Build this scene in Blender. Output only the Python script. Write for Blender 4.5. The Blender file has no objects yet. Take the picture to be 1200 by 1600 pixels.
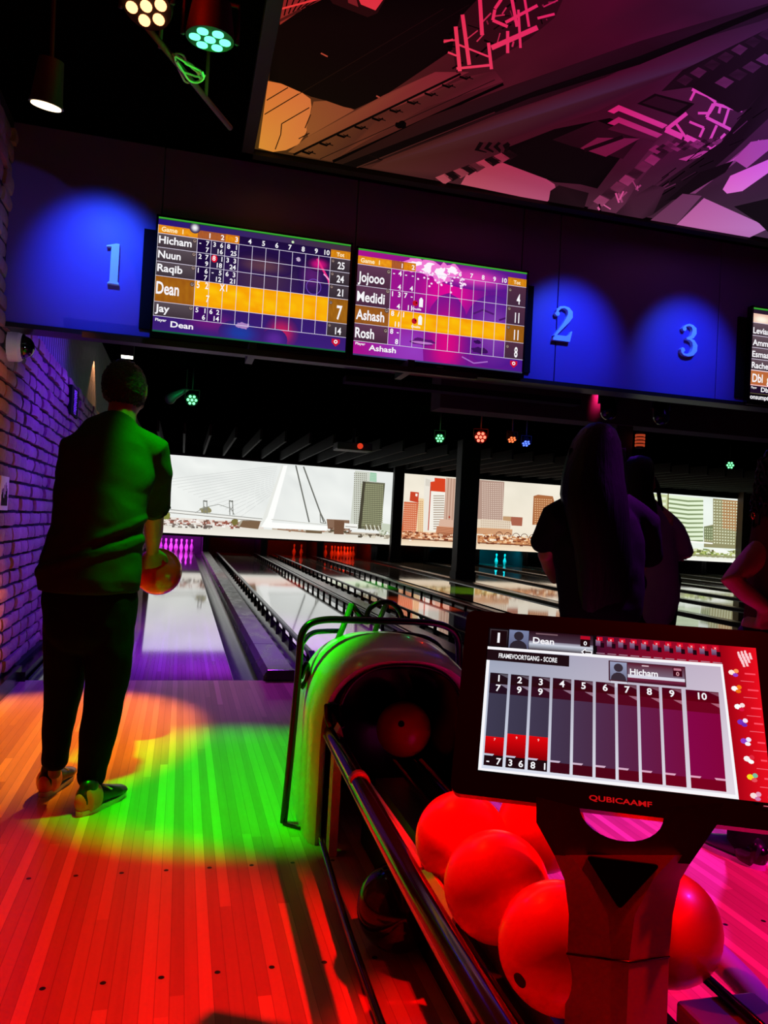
import bpy, bmesh, math, random
from mathutils import Vector, Matrix, noise
from math import sin, cos, pi, radians

random.seed(7)
SC = bpy.context.scene
COL = SC.collection

# ------------------------------------------------------------------ camera
# camera axes in world space (x right, y down, z forward)
_Y = Vector((285 - 600, 805 - 800, 1200)).normalized()
_X = Vector((4571, 265, 1200)); _X = (_X - _Y * _X.dot(_Y)).normalized()
_Z = _X.cross(_Y)
if _Z.y > 0: _Z = -_Z
CR = Vector((_X.x, _Y.x, _Z.x)); CD = Vector((_X.y, _Y.y, _Z.y)); CF = Vector((_X.z, _Y.z, _Z.z))
EYE = Vector((0, 0, 1.10))
cam_d = bpy.data.cameras.new('camera'); cam = bpy.data.objects.new('camera', cam_d); COL.objects.link(cam)
cam_d.sensor_fit = 'HORIZONTAL'; cam_d.sensor_width = 36; cam_d.lens = 36
cam_d.clip_start = .05; cam_d.clip_end = 200
m = Matrix.Identity(4)
for i in range(3):
    m[i][0] = CR[i]; m[i][1] = -CD[i]; m[i][2] = -CF[i]; m[i][3] = EYE[i]
cam.matrix_world = m
SC.camera = cam

def ray(x, y): return (CR * ((x - 600) / 1200) + CD * ((y - 800) / 1200) + CF)
def at(x, y, Y):
    d = ray(x, y); return EYE + d * (Y / d.y)
def atZ(x, y, Z=0.):
    d = ray(x, y); return EYE + d * ((Z - EYE.z) / d.z)
def atX(x, y, X):
    d = ray(x, y); return EYE + d * (X / d.x)

# ------------------------------------------------------------------ view, world
SC.view_settings.view_transform = 'Standard'; SC.view_settings.look = 'None'
SC.view_settings.exposure = 0.0; SC.view_settings.gamma = 1.0; SC.view_settings.use_curve_mapping = False
w = bpy.data.worlds.new('world'); SC.world = w; w.use_nodes = True
w.node_tree.nodes['Background'].inputs[0].default_value = (.30, .12, .55, 1)
w.node_tree.nodes['Background'].inputs[1].default_value = 0.0015

# ------------------------------------------------------------------ lamps
def spot(name, loc, target, color, energy, angle, blend=.3, size=.03):
    l = bpy.data.lights.new(name, 'SPOT'); l.color = color; l.energy = energy
    l.spot_size = radians(angle); l.spot_blend = blend; l.shadow_soft_size = size
    o = bpy.data.objects.new(name, l); COL.objects.link(o); o.location = loc
    o.rotation_euler = (Vector(target) - Vector(loc)).to_track_quat('-Z', 'Y').to_euler()
    return o
def area(name, loc, target, color, energy, sx, sy):
    l = bpy.data.lights.new(name, 'AREA'); l.color = color; l.energy = energy
    l.shape = 'RECTANGLE'; l.size = sx; l.size_y = sy
    o = bpy.data.objects.new(name, l); COL.objects.link(o); o.location = loc
    o.rotation_euler = (Vector(target) - Vector(loc)).to_track_quat('-Z', 'Y').to_euler()
    return o
GREEN = (.0, 1, .0); RED = (1, .0, .0); ORANGE = (1, .12, .0); VIOLET = (.22, .02, 1); BLUE = (.02, .03, 1)
spot('par_beam_green', (.04, 2.84, 2.78), (.26, 3.31, 0), GREEN, 680, 35, .6, .03)
spot('par_beam_orange', (.55, 6.4, 2.9), (-.62, 4.12, 0), (1, .26, 0), 1500, 26, .6, .04)
spot('par_beam_red', (1.45, .75, 2.80), (-.62, 1.29, 0), RED, 700, 53, .35, .03)
spot('par_beam_red_rack', (-.215, 2.72, 2.78), (.71, 1.50, .36), RED, 480, 21, .5, .03)
spot('fill_red_kiosk', (1.7, .2, 1.9), (.90, 1.22, .42), RED, 30, 28, .5, .03)  # added red fill for kiosk and rack balls, no fixture there
spot('par_beam_violet_lane', (1.2, 4.75, 2.75), (.35, 6.9, 0), (.30, .03, 1), 1100, 56, .8, .08)
spot('par_beam_violet_foul', (1.0, 7.0, 2.8), (.25, 5.05, 0), (.40, .03, 1), 300, 30, .9, .08)
spot('par_beam_violet_second', (2.4, 5.2, 2.8), (1.5, 7.3, 0), (.45, .04, 1), 700, 40, .8, .08)
spot('par_beam_violet_wall', (.9, 5.1, 2.6), (-1.0, 6.3, .9), (.10, .010, 1), 460, 85, .8, .06)
spot('par_beam_violet_siding', (-.35, 7.0, 2.0), (-1.07, 6.6, 2.7), (.14, .03, 1), 30, 100, .8, .06)
spot('fill_warm_wall', (-.4, 3.9, 2.2), (-.98, 4.5, 1.5), (1, .22, .12), 14, 50, .8, .03)  # added warm fill for the dome camera and near bricks, no fixture
spot('par_beam_rose', (2.0, .1, 2.8), (1.78, 1.75, 0), (1, .0, .32), 800, 34, .6, .05)
spot('par_beam_purple', (2.9, 3.4, 2.9), (1.80, 2.70, 0), (.55, .02, 1), 620, 36, .6, .05)
spot('par_beam_violet_back', (3.0, 5.3, 2.6), (2.2, 3.7, 1.2), (.20, .02, 1), 16, 40, .6, .05)
spot('par_beam_blue_rack', (2.2, 1.2, 1.9), (1.08, 1.18, .22), (.06, .03, 1), 70, 22, .6, .03)
for nm, lc, cc, en in (('par_glow_red', (-.20, 2.62, 2.93), (1, .01, 0), 5), ('par_glow_green', (.02, 3.0, 2.72), (0, 1, .05), 1.2)):
    l = bpy.data.lights.new(nm, 'POINT'); l.color = cc; l.energy = en; l.shadow_soft_size = .03
    q = bpy.data.objects.new(nm, l); COL.objects.link(q); q.location = lc
# blue washes on the lane number board
for x, z, e in ((-.52, 2.50, 30), (2.33, 2.36, 30), (3.20, 2.36, 28)):
    spot('board_wash', (x, 3.70, 2.95), (x, 4.46, z - .05), (.03, .11, 1), e * 3.2, 54, 1, .04)
spot('board_beam', (-.1, 3.3, 1.6), (-.75, 4.46, 2.25), (.5, .45, 1), 14, 36, .04, .01)

# ------------------------------------------------------------------ helpers
def s2l(c):
    def f(v):
        v = v / 255.
        return v / 12.92 if v <= .04045 else ((v + .055) / 1.055) ** 2.4
    return tuple(f(v) for v in c[:3])

def tag(o, label=None, cat=None, group=None, kind=None):
    if label: o['label'] = label
    if cat: o['category'] = cat
    if group: o['group'] = group
    if kind: o['kind'] = kind
    return o
def empty(name, loc=(0, 0, 0), label=None, cat=None, group=None, rz=0):
    o = bpy.data.objects.new(name, None); COL.objects.link(o); o.location = loc
    o.rotation_euler = (0, 0, rz); o.empty_display_size = .1
    return tag(o, label, cat, group)
def link(name, me, mat=None, parent=None, keep=True):
    o = bpy.data.objects.new(name, me); COL.objects.link(o)
    if mat is not None and len(me.materials) == 0: me.materials.append(mat)
    if parent is not None:
        o.parent = parent
        if keep: o.matrix_parent_inverse = parent_world(parent).inverted()
    return o
def parent_world(p):
    mt = Matrix.LocRotScale(p.location, p.rotation_euler, p.scale)
    if p.parent is not None: mt = parent_world(p.parent) @ p.matrix_parent_inverse @ mt
    return mt
def obj(name, bm, mat=None, parent=None, smooth=False, keep=True, angle=None):
    bmesh.ops.recalc_face_normals(bm, faces=bm.faces)
    me = bpy.data.meshes.new(name); bm.to_mesh(me); bm.free()
    if smooth:
        for p in me.polygons: p.use_smooth = True
        if angle is not None:
            me.set_sharp_from_angle(angle=radians(angle))
    return link(name, me, mat, parent, keep)
def copy_tree(o, parent=None):
    c = o.copy(); COL.objects.link(c)
    if parent is not None: c.parent = parent
    for ch in [q for q in bpy.data.objects if q.parent == o]: copy_tree(ch, c)
    return c

def box(bm, c, s, rot=None, bevel=0):
    r = bmesh.ops.create_cube(bm, size=1)
    vs = r['verts']
    for v in vs:
        v.co = Vector((v.co.x * s[0], v.co.y * s[1], v.co.z * s[2]))
    if bevel:
        es = list({e for v in vs for e in v.link_edges})
        rb = bmesh.ops.bevel(bm, geom=es, offset=bevel, segments=2, profile=.5, affect='EDGES')
        vs = list({v for f in rb['faces'] for v in f.verts} | {v for v in vs if v.is_valid})
    for v in vs:
        if rot is not None: v.co = rot @ v.co
        v.co += Vector(c)
    return vs
def bx(x0, x1, y0, y1, z0, z1, bm=None, bevel=0):
    bm = bm or bmesh.new()
    box(bm, ((x0 + x1) / 2, (y0 + y1) / 2, (z0 + z1) / 2), (x1 - x0, y1 - y0, z1 - z0), bevel=bevel)
    return bm
def chain(bm, pts, radii, seg=16, side=(1, 0, 0), dome=True):
    """closed tapered tube through pts; radius r or (rx, ry)"""
    pts = [Vector(p) for p in pts]; radii = [r if isinstance(r, tuple) else (r, r) for r in radii]
    n = len(pts); rings = []
    P = []
    for i in range(n):
        t = (pts[min(i + 1, n - 1)] - pts[max(i - 1, 0)]).normalized(); P.append((pts[i], t, radii[i]))
    if dome:
        q0 = []; q1 = []
        for a in (15, 45, 70):
            k, d = sin(radians(a)), cos(radians(a))
            p, t, r = P[0]; q0.append((p - t * d * min(r), t, (r[0] * k, r[1] * k)))
            p, t, r = P[-1]; q1.insert(0, (p + t * d * min(r), t, (r[0] * k, r[1] * k)))
        P = q0 + P + q1
    s0 = Vector(side)
    for p, t, r in P:
        s = s0 - t * s0.dot(t)
        if s.length < 1e-4: s = Vector((0, 1, 0)) - t * t.y
        s.normalize(); u = t.cross(s)
        rings.append([bm.verts.new(p + s * (r[0] * cos(2 * pi * j / seg)) + u * (r[1] * sin(2 * pi * j / seg))) for j in range(seg)])
        s0 = s
    for a, b in zip(rings, rings[1:]):
        for j in range(seg): bm.faces.new((a[j], a[(j + 1) % seg], b[(j + 1) % seg], b[j]))
    bm.faces.new(rings[0][::-1]); bm.faces.new(rings[-1])
    return bm
def tube(bm, pts, r, seg=12, smoothing=0):
    pts = [Vector(p) for p in pts]
    for _ in range(smoothing):
        q = [pts[0]]
        for a, b in zip(pts, pts[1:]): q += [a * .75 + b * .25, a * .25 + b * .75]
        pts = q + [pts[-1]]
    return chain(bm, pts, [r] * len(pts), seg, side=(.13, .31, .94), dome=False)
def cyl(bm, c, r, h, axis=(0, 0, 1), seg=24, r2=None):
    a = Vector(axis).normalized(); c = Vector(c)
    return chain(bm, [c - a * h / 2, c + a * h / 2], [r, r if r2 is None else r2], seg, side=(.3, .5, .81) if abs(a.z) < .9 else (1, 0, 0), dome=False)
def lathe(bm, prof, seg=24, c=(0, 0, 0)):
    rings = []
    for r, z in prof:
        rings.append([bm.verts.new((c[0] + r * cos(2 * pi * j / seg), c[1] + r * sin(2 * pi * j / seg), c[2] + z)) for j in range(seg)])
    for a, b in zip(rings, rings[1:]):
        for j in range(seg): bm.faces.new((a[j], a[(j + 1) % seg], b[(j + 1) % seg], b[j]))
    bm.faces.new(rings[0][::-1]); bm.faces.new(rings[-1])
    return bm
def sphere(bm, c, r, seg=32, scale=(1, 1, 1)):
    q = bmesh.ops.create_uvsphere(bm, u_segments=seg, v_segments=seg // 2, radius=r)
    for v in q['verts']: v.co = Vector((v.co.x * scale[0], v.co.y * scale[1], v.co.z * scale[2])) + Vector(c)
    return bm
def prism(bm, outline, frame, depth):
    """outline: list of (u,v); frame: (origin, ux, uv, n); solid from 0 to depth along n"""
    o, ux, uv, n = frame
    a = [bm.verts.new(o + ux * u + uv * v) for u, v in outline]
    b = [bm.verts.new(o + ux * u + uv * v + n * depth) for u, v in outline]
    bm.faces.new(a); bm.faces.new(b[::-1])
    for i in range(len(a)):
        j = (i + 1) % len(a); bm.faces.new((a[i], b[i], b[j], a[j]))
    return bm
def rrect(x0, y0, x1, y1, r, n=6):
    pts = []
    for cx, cy, a0 in ((x1 - r, y1 - r, 0), (x0 + r, y1 - r, 90), (x0 + r, y0 + r, 180), (x1 - r, y0 + r, 270)):
        for k in range(n + 1):
            a = radians(a0 + 90 * k / n); pts.append((cx + r * cos(a), cy + r * sin(a)))
    return pts
def remesh(bm, voxel, smooth_it=4, name='organic'):
    bmesh.ops.recalc_face_normals(bm, faces=bm.faces)
    me = bpy.data.meshes.new(name); bm.to_mesh(me); bm.free()
    o = bpy.data.objects.new(name, me); COL.objects.link(o)
    md = o.modifiers.new('r', 'REMESH'); md.mode = 'VOXEL'; md.voxel_size = voxel
    if smooth_it:
        ms = o.modifiers.new('s', 'SMOOTH'); ms.iterations = smooth_it; ms.factor = .5
    dg = bpy.context.evaluated_depsgraph_get()
    me2 = bpy.data.meshes.new_from_object(o.evaluated_get(dg), depsgraph=dg)
    bpy.data.objects.remove(o); me2.name = name
    for p in me2.polygons: p.use_smooth = True
    me2.materials.clear()
    return me2

# ------------------------------------------------------------------ materials
def mat(name, col=(.5, .5, .5), rough=.5, metal=0., spec=.5, coat=0., emit=None, estr=1., srgb=True):
    mm = bpy.data.materials.new(name); mm.use_nodes = True
    b = mm.node_tree.nodes['Principled BSDF']
    c = s2l(col) if srgb else col
    b.inputs['Base Color'].default_value = (*c, 1); b.inputs['Roughness'].default_value = rough
    b.inputs['Metallic'].default_value = metal; b.inputs['Specular IOR Level'].default_value = spec
    b.inputs['Coat Weight'].default_value = coat; b.inputs['Coat Roughness'].default_value = .05
    if emit:
        b.inputs['Emission Color'].default_value = (*s2l(emit), 1); b.inputs['Emission Strength'].default_value = estr
    return mm
def N(nt, typ, **kw):
    n = nt.nodes.new(typ)
    for k, v in kw.items():
        if k.startswith('i_'): n.inputs[k[2:].replace('_', ' ')].default_value = v
        else: setattr(n, k, v)
    return n
def math_(nt, op, a, b=None, c=None):
    n = nt.nodes.new('ShaderNodeMath'); n.operation = op
    for i, v in enumerate((a, b, c)):
        if v is None: continue
        if isinstance(v, (int, float)): n.inputs[i].default_value = v
        else: nt.links.new(v, n.inputs[i])
    return n.outputs[0]
def noisy(mm, scale=30, amount=.25, bump=.0, rough_var=0., detail=4, stretch=(1, 1, 1)):
    """break up base colour a little and add bump"""
    nt = mm.node_tree; b = nt.nodes['Principled BSDF']
    tc = N(nt, 'ShaderNodeTexCoord'); mp = N(nt, 'ShaderNodeMapping'); mp.inputs['Scale'].default_value = stretch
    nt.links.new(tc.outputs['Object'], mp.inputs[0])
    nz = N(nt, 'ShaderNodeTexNoise'); nz.inputs['Scale'].default_value = scale; nz.inputs['Detail'].default_value = detail
    nt.links.new(mp.outputs[0], nz.inputs['Vector'])
    c = b.inputs['Base Color'].default_value[:]
    mx = N(nt, 'ShaderNodeMix', data_type='RGBA')
    mx.inputs[6].default_value = tuple(v * (1 - amount) for v in c[:3]) + (1,)
    mx.inputs[7].default_value = tuple(min(1, v * (1 + amount)) for v in c[:3]) + (1,)
    nt.links.new(nz.outputs[0], mx.inputs[0]); nt.links.new(mx.outputs[2], b.inputs['Base Color'])
    if bump:
        bp = N(nt, 'ShaderNodeBump'); bp.inputs['Strength'].default_value = bump; bp.inputs['Distance'].default_value = .01
        nt.links.new(nz.outputs[0], bp.inputs['Height']); nt.links.new(bp.outputs[0], b.inputs['Normal'])
    if rough_var:
        r = b.inputs['Roughness'].default_value
        mr = N(nt, 'ShaderNodeMapRange'); mr.inputs[3].default_value = r - rough_var; mr.inputs[4].default_value = r + rough_var
        nt.links.new(nz.outputs[0], mr.inputs[0]); nt.links.new(mr.outputs[0], b.inputs['Roughness'])
    return mm

def board_material(name, c0, c1, board, rough, dots=False, spec=.5, coat=0.):
    mm = mat(name, (200, 170, 130), rough, spec=spec, coat=coat); nt = mm.node_tree; b = nt.nodes['Principled BSDF']; L = nt.links.new
    tc = N(nt, 'ShaderNodeTexCoord'); sp = N(nt, 'ShaderNodeSeparateXYZ'); L(tc.outputs['Object'], sp.inputs[0])
    x, y = sp.outputs[0], sp.outputs[1]
    xi = math_(nt, 'FLOOR', math_(nt, 'DIVIDE', x, board))
    # board ends, staggered
    wn0 = N(nt, 'ShaderNodeTexWhiteNoise', noise_dimensions='1D'); L(xi, wn0.inputs['W'])
    yo = math_(nt, 'ADD', math_(nt, 'DIVIDE', y, 1.9), math_(nt, 'MULTIPLY', wn0.outputs[0], 7.))
    yi = math_(nt, 'FLOOR', yo)
    cb = N(nt, 'ShaderNodeCombineXYZ'); L(xi, cb.inputs[0]); L(yi, cb.inputs[1])
    wn = N(nt, 'ShaderNodeTexWhiteNoise', noise_dimensions='3D'); L(cb.outputs[0], wn.inputs['Vector'])
    mp = N(nt, 'ShaderNodeMapping'); mp.inputs['Scale'].default_value = (60, 2.2, 1); L(tc.outputs['Object'], mp.inputs[0])
    L(cb.outputs[0], mp.inputs['Location'])
    nz = N(nt, 'ShaderNodeTexNoise'); nz.inputs['Scale'].default_value = 1.; nz.inputs['Detail'].default_value = 5; L(mp.outputs[0], nz.inputs['Vector'])
    f = math_(nt, 'ADD', math_(nt, 'MULTIPLY', math_(nt, 'POWER', wn.outputs[0], 1.8), .8), math_(nt, 'MULTIPLY', math_(nt, 'SUBTRACT', nz.outputs[0], .5), .35))
    mx = N(nt, 'ShaderNodeMix', data_type='RGBA'); mx.clamp_factor = True
    mx.inputs[6].default_value = (*s2l(c0), 1); mx.inputs[7].default_value = (*s2l(c1), 1); L(f, mx.inputs[0])
    fr = math_(nt, 'FRACT', math_(nt, 'DIVIDE', x, board))
    edge = math_(nt, 'GREATER_THAN', math_(nt, 'ABSOLUTE', math_(nt, 'SUBTRACT', fr, .5)), .475)
    dk = N(nt, 'ShaderNodeMix', data_type='RGBA'); dk.inputs[7].default_value = (*s2l((92, 70, 48)), 1)
    L(math_(nt, 'MULTIPLY', edge, .55), dk.inputs[0]); L(mx.outputs[2], dk.inputs[6])
    out = dk.outputs[2]
    if dots:
        m0 = None
        for yy in (2.475, 1.905):
            dx = math_(nt, 'SUBTRACT', math_(nt, 'MODULO', math_(nt, 'ADD', x, 13.1 + .118 + .0655), .131), .0655)
            dy = math_(nt, 'SUBTRACT', y, yy)
            d2 = math_(nt, 'ADD', math_(nt, 'MULTIPLY', dx, dx), math_(nt, 'MULTIPLY', dy, dy))
            q = math_(nt, 'LESS_THAN', d2, .0072 ** 2)
            m0 = q if m0 is None else math_(nt, 'MAXIMUM', m0, q)
        d3 = N(nt, 'ShaderNodeMix', data_type='RGBA'); d3.inputs[7].default_value = (.006, .005, .004, 1)
        L(m0, d3.inputs[0]); L(out, d3.inputs[6]); out = d3.outputs[2]
    L(out, b.inputs['Base Color'])
    return mm

M_floor = board_material('approach boards', (176, 140, 104), (236, 206, 152), .0262 * 1.25, .32, dots=True, spec=.35)
M_lane = board_material('oiled lane boards', (176, 158, 136), (206, 190, 170), .0277, .05, spec=.6, coat=.6)
M_black = noisy(mat('black paint', (13, 13, 14), .7), 8, .3)
M_soft = mat('dull black', (7, 7, 8), .85, spec=.2)
M_ceil = noisy(mat('black ceiling', (3, 3, 3), .9, spec=0.), 5, .4)
M_blackgloss = mat('black gloss plastic', (8, 8, 9), .18)
M_blacktube = mat('black painted steel tube', (14, 14, 16), .22)
M_gutter = noisy(mat('dark grey gutter plastic', (58, 60, 56), .22), 14, .35, stretch=(1, .2, 1))
M_cap = noisy(mat('scuffed grey divider', (96, 100, 84), .30), 10, .45, rough_var=.12, stretch=(1, .4, 1))
M_rail = mat('dark bumper rail', (50, 50, 54), .22, metal=.5)
M_white = mat('white plastic', (225, 222, 216), .35)
M_hood = noisy(mat('warm white moulded shell', (205, 205, 196), .3, coat=.3), 5, .05)
M_led = {}
def led(name, col, s):
    if (name) not in M_led:
        mm = bpy.data.materials.new(name); mm.use_nodes = True; nt = mm.node_tree; nt.nodes.clear()
        e = N(nt, 'ShaderNodeEmission'); o = N(nt, 'ShaderNodeOutputMaterial'); e.inputs[0].default_value = (*col, 1); e.inputs[1].default_value = s
        nt.links.new(e.outputs[0], o.inputs[0]); M_led[name] = mm
    return M_led[name]

def emit_attr(name, strength=1.):
    mm = bpy.data.materials.new(name); mm.use_nodes = True; nt = mm.node_tree; nt.nodes.clear()
    a = N(nt, 'ShaderNodeAttribute'); a.attribute_name = 'Col'
    e = N(nt, 'ShaderNodeEmission'); o = N(nt, 'ShaderNodeOutputMaterial'); e.inputs[1].default_value = strength
    nt.links.new(a.outputs['Color'], e.inputs[0]); nt.links.new(e.outputs[0], o.inputs[0])
    return mm
M_screen = emit_attr('backlit display', 1.0)
M_proj = emit_attr('projected picture', 1.05)
M_print = emit_attr('light-painted print', .95)  # print made to glow, coloured light painted into its vertex colours

# ------------------------------------------------------------------ flat pictures (displays, prints)
_gl = {}
def glyphs(s):
    if s in _gl: return _gl[s]
    cu = bpy.data.curves.new('t', 'FONT'); cu.body = s; cu.size = 1; cu.resolution_u = 3; cu.offset = .022
    o = bpy.data.objects.new('t', cu); COL.objects.link(o)
    dg = bpy.context.evaluated_depsgraph_get(); me = o.evaluated_get(dg).to_mesh()
    vs = [(v.co.x, v.co.y) for v in me.vertices]; fs = [tuple(p.vertices) for p in me.polygons]
    o.evaluated_get(dg).to_mesh_clear(); bpy.data.objects.remove(o); bpy.data.curves.remove(cu)
    if vs:
        x0 = min(v[0] for v in vs); x1 = max(v[0] for v in vs); vs = [(a - x0, b) for a, b in vs]; wd = x1 - x0
    else: wd = 0
    _gl[s] = (vs, fs, wd); return _gl[s]
class Canvas:
    """2-D drawing on a real plane; map: (u,v)->Vector, n: normal toward the viewer"""
    def __init__(s, mp, n, eps=.0004):
        s.mp = mp; s.n = Vector(n).normalized(); s.V = []; s.F = []; s.C = []; s.k = 0; s.eps = eps
    def poly(s, pts, col, cols=None, lift=True):
        if lift: s.k += 1
        b = len(s.V); off = s.n * (s.eps * s.k)
        s.V += [s.mp(u, v) + off for u, v in pts]; s.F.append(tuple(range(b, b + len(pts))))
        s.C.append([s2l(c) for c in (cols or [col] * len(pts))])
    def rect(s, x0, y0, x1, y1, col, col2=None, lift=True):
        c2 = col2 or col
        s.poly([(x0, y0), (x1, y0), (x1, y1), (x0, y1)], col, [col, col, c2, c2], lift)
    def hgrad(s, x0, y0, x1, y1, col, col2, lift=True):
        s.poly([(x0, y0), (x1, y0), (x1, y1), (x0, y1)], col, [col, col2, col2, col], lift)
    def line(s, p, q, w, col, lift=True):
        dx, dy = q[0] - p[0], q[1] - p[1]; l = math.hypot(dx, dy) or 1; a, b = -dy / l * w / 2, dx / l * w / 2
        s.poly([(p[0] + a, p[1] + b), (q[0] + a, q[1] + b), (q[0] - a, q[1] - b), (p[0] - a, p[1] - b)], col, lift=lift)
    def path(s, pts, w, col):
        s.k += 1
        for a, b in zip(pts, pts[1:]): s.line(a, b, w, col, lift=False)
    def disc(s, x, y, rx, ry, col, n=14, lift=True):
        s.poly([(x + rx * cos(2 * pi * i / n), y + ry * sin(2 * pi * i / n)) for i in range(n)], col, lift=lift)
    def blob(s, x, y, rx, ry, col, seed=0, amp=.25, n=18, lift=True):
        r = random.Random(seed)
        s.poly([(x + rx * (1 + amp * (r.random() - .5) * 2) * cos(2 * pi * i / n), y + ry * (1 + amp * (r.random() - .5) * 2) * sin(2 * pi * i / n)) for i in range(n)], col, lift=lift)
    def soft(s, x, y, rx, ry, ci, co, n=20):
        """radial patch, centre colour ci to rim colour co (picture content)"""
        s.k += 1; bg = getattr(s, 'bg', None) or (lambda u, v: co)
        mixc = lambda p, t: [ci[i] * t + bg(*p)[i] * (1 - t) for i in range(3)]
        R_ = ((0, 1), (.35, .82), (.7, .32), (1, 0))
        for i in range(n):
            a, b = 2 * pi * i / n, 2 * pi * (i + 1) / n
            for (r0, t0), (r1, t1) in zip(R_, R_[1:]):
                P = [(x + rx * r * cos(q), y + ry * r * sin(q)) for r, q in ((r0, a), (r1, a), (r1, b), (r0, b))]
                if r0 == 0: P = P[:3]
                s.poly(P, ci, [mixc(p, t) for p, t in zip(P, (t0, t1, t1, t0))], lift=False)
    def text(s, t, x, y, h, col, anchor='l', sx=1., e1=(1, 0), e2=(0, -1), fit=None):
        vs, fs, wd = glyphs(t)
        if fit and wd: sx = fit / (wd * h / .72)
        if not fs: return
        s.k += 1; k = h / .72
        ox = {'l': 0, 'c': -wd / 2, 'r': -wd}[anchor]
        b = len(s.V); off = s.n * (s.eps * s.k)
        for a, c in vs:
            a = (a + ox) * k * sx; c = c * k
            s.V.append(s.mp(x + a * e1[0] + c * e2[0], y + a * e1[1] + c * e2[1]) + off)
        for f in fs: s.F.append(tuple(b + i for i in f)); s.C.append([s2l(col)] * len(f))
    def build(s, name, material, parent=None):
        me = bpy.data.meshes.new(name); me.from_pydata([tuple(v) for v in s.V], [], s.F)
        ca = me.color_attributes.new('Col', 'FLOAT_COLOR', 'CORNER')
        i = 0
        for p, cs in zip(me.polygons, s.C):
            for q, c in zip(p.loop_indices, cs): ca.data[q].color = (*c, 1)
        me.update()
        return link(name, me, material, parent)
# ================================================================== STRUCTURE
FOUL = 5.3; LANE_END = 24.6; PITCH = 1.70; L0 = -.13; NL = 12; XR = 20.3; CEIL = 3.05
o = obj('floor', bx(-1.1, XR, -2.2, FOUL, -.1, 0), M_floor); tag(o, kind='structure')
o = obj('floor_lane_bed', bx(-1.1, XR, FOUL, 26.5, -.3, -.12), M_soft); tag(o, kind='structure')
o = obj('ceiling', bx(-1.3, XR, -2.2, 26.5, CEIL + .1, CEIL + .2), M_ceil); tag(o, kind='structure')
o = obj('wall_back', bx(-1.3, XR, 26.3, 26.5, -.3, CEIL + .1), M_soft); tag(o, kind='structure')
o = obj('wall_right', bx(XR, XR + .1, -2.2, 26.5, -.3, CEIL + .1), M_soft); tag(o, kind='structure')
o = obj('wall_front', bx(-1.3, XR, -2.3, -2.2, -.3, CEIL + .2), M_soft); tag(o, kind='structure')

# brick wall: individually shaped bricks over dark mortar
M_brick = mat('rough painted brick', (150, 96, 80), .62, spec=.5)
nt = M_brick.node_tree; b = nt.nodes['Principled BSDF']
tc = N(nt, 'ShaderNodeTexCoord'); nz = N(nt, 'ShaderNodeTexNoise'); nz.inputs['Scale'].default_value = 3.; nz.inputs['Detail'].default_value = 6
nt.links.new(tc.outputs['Object'], nz.inputs['Vector'])
mx = N(nt, 'ShaderNodeMix', data_type='RGBA'); mx.inputs[6].default_value = (*s2l((96, 62, 58)), 1); mx.inputs[7].default_value = (*s2l((190, 150, 140)), 1)
nt.links.new(nz.outputs[0], mx.inputs[0]); nt.links.new(mx.outputs[2], b.inputs['Base Color'])
n2 = N(nt, 'ShaderNodeTexNoise'); n2.inputs['Scale'].default_value = 28.; n2.inputs['Detail'].default_value = 6; nt.links.new(tc.outputs['Object'], n2.inputs['Vector'])
bp = N(nt, 'ShaderNodeBump'); bp.inputs['Strength'].default_value = .8; bp.inputs['Distance'].default_value = .015
nt.links.new(n2.outputs[0], bp.inputs['Height']); nt.links.new(bp.outputs[0], b.inputs['Normal'])
M_mortar = noisy(mat('dark mortar', (26, 20, 22), .9), 30, .4, bump=.5)
bm = bmesh.new(); rnd = random.Random(3)
ch, cw = .088, .235
row = 0; z = .10
def brick(bm, y0, y1, z0, z1, x):
    ny, nz_ = 4, 3; d = .016; g = []
    for j in range(nz_ + 1):
        r = []
        for i in range(ny + 1):
            y = y0 + (y1 - y0) * i / ny; zz = z0 + (z1 - z0) * j / nz_
            e = (i in (0, ny)) + (j in (0, nz_))
            nn = noise.noise(Vector((x * 3, y * 9, zz * 14)))
            r.append(bm.verts.new((x + d - (.006 if e == 1 else .011 if e == 2 else 0) + nn * .008, y + .006 * noise.noise(Vector((zz * 40, y * 7, 1))), zz + .006 * noise.noise(Vector((y * 30, zz * 9, 4))))))
        g.append(r)
    for j in range(nz_):
        for i in range(ny): bm.faces.new((g[j][i], g[j][i + 1], g[j + 1][i + 1], g[j + 1][i]))
    per = g[0] + [g[j][-1] for j in range(1, nz_ + 1)] + g[-1][-2::-1] + [g[j][0] for j in range(nz_ - 1, 0, -1)]
    bk = [bm.verts.new((x - .02, v.co.y, v.co.z)) for v in per]
    for i in range(len(per)):
        j = (i + 1) % len(per); bm.faces.new((per[i], per[j], bk[j], bk[i]))
while z < 3.08:
    y = -1.8 - (row % 2) * cw / 2; yend = 4.46 if z > 2.14 else 23.2
    while y < yend:
        wd = cw * (.82 + .36 * rnd.random()); y1 = min(y + wd, yend)
        pr = rnd.uniform(-.008, .014)
        if y1 - y > .05 and y > 1.2: brick(bm, y + .010, y1 - .010, z + .009, z + ch - .010, -.985 + pr)
        y = y1
    z += ch; row += 1
o = obj('wall_left', bm, M_brick, smooth=True, angle=50); tag(o, kind='structure')
bm = bx(-1.16, -.985, -2.2, 4.46, -.3, CEIL + .1); bx(-1.16, -.985, 4.46, 26.3, -.3, 2.17, bm)
o = obj('wall_left_mortar', bm, M_mortar); tag(o, kind='structure')
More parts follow.
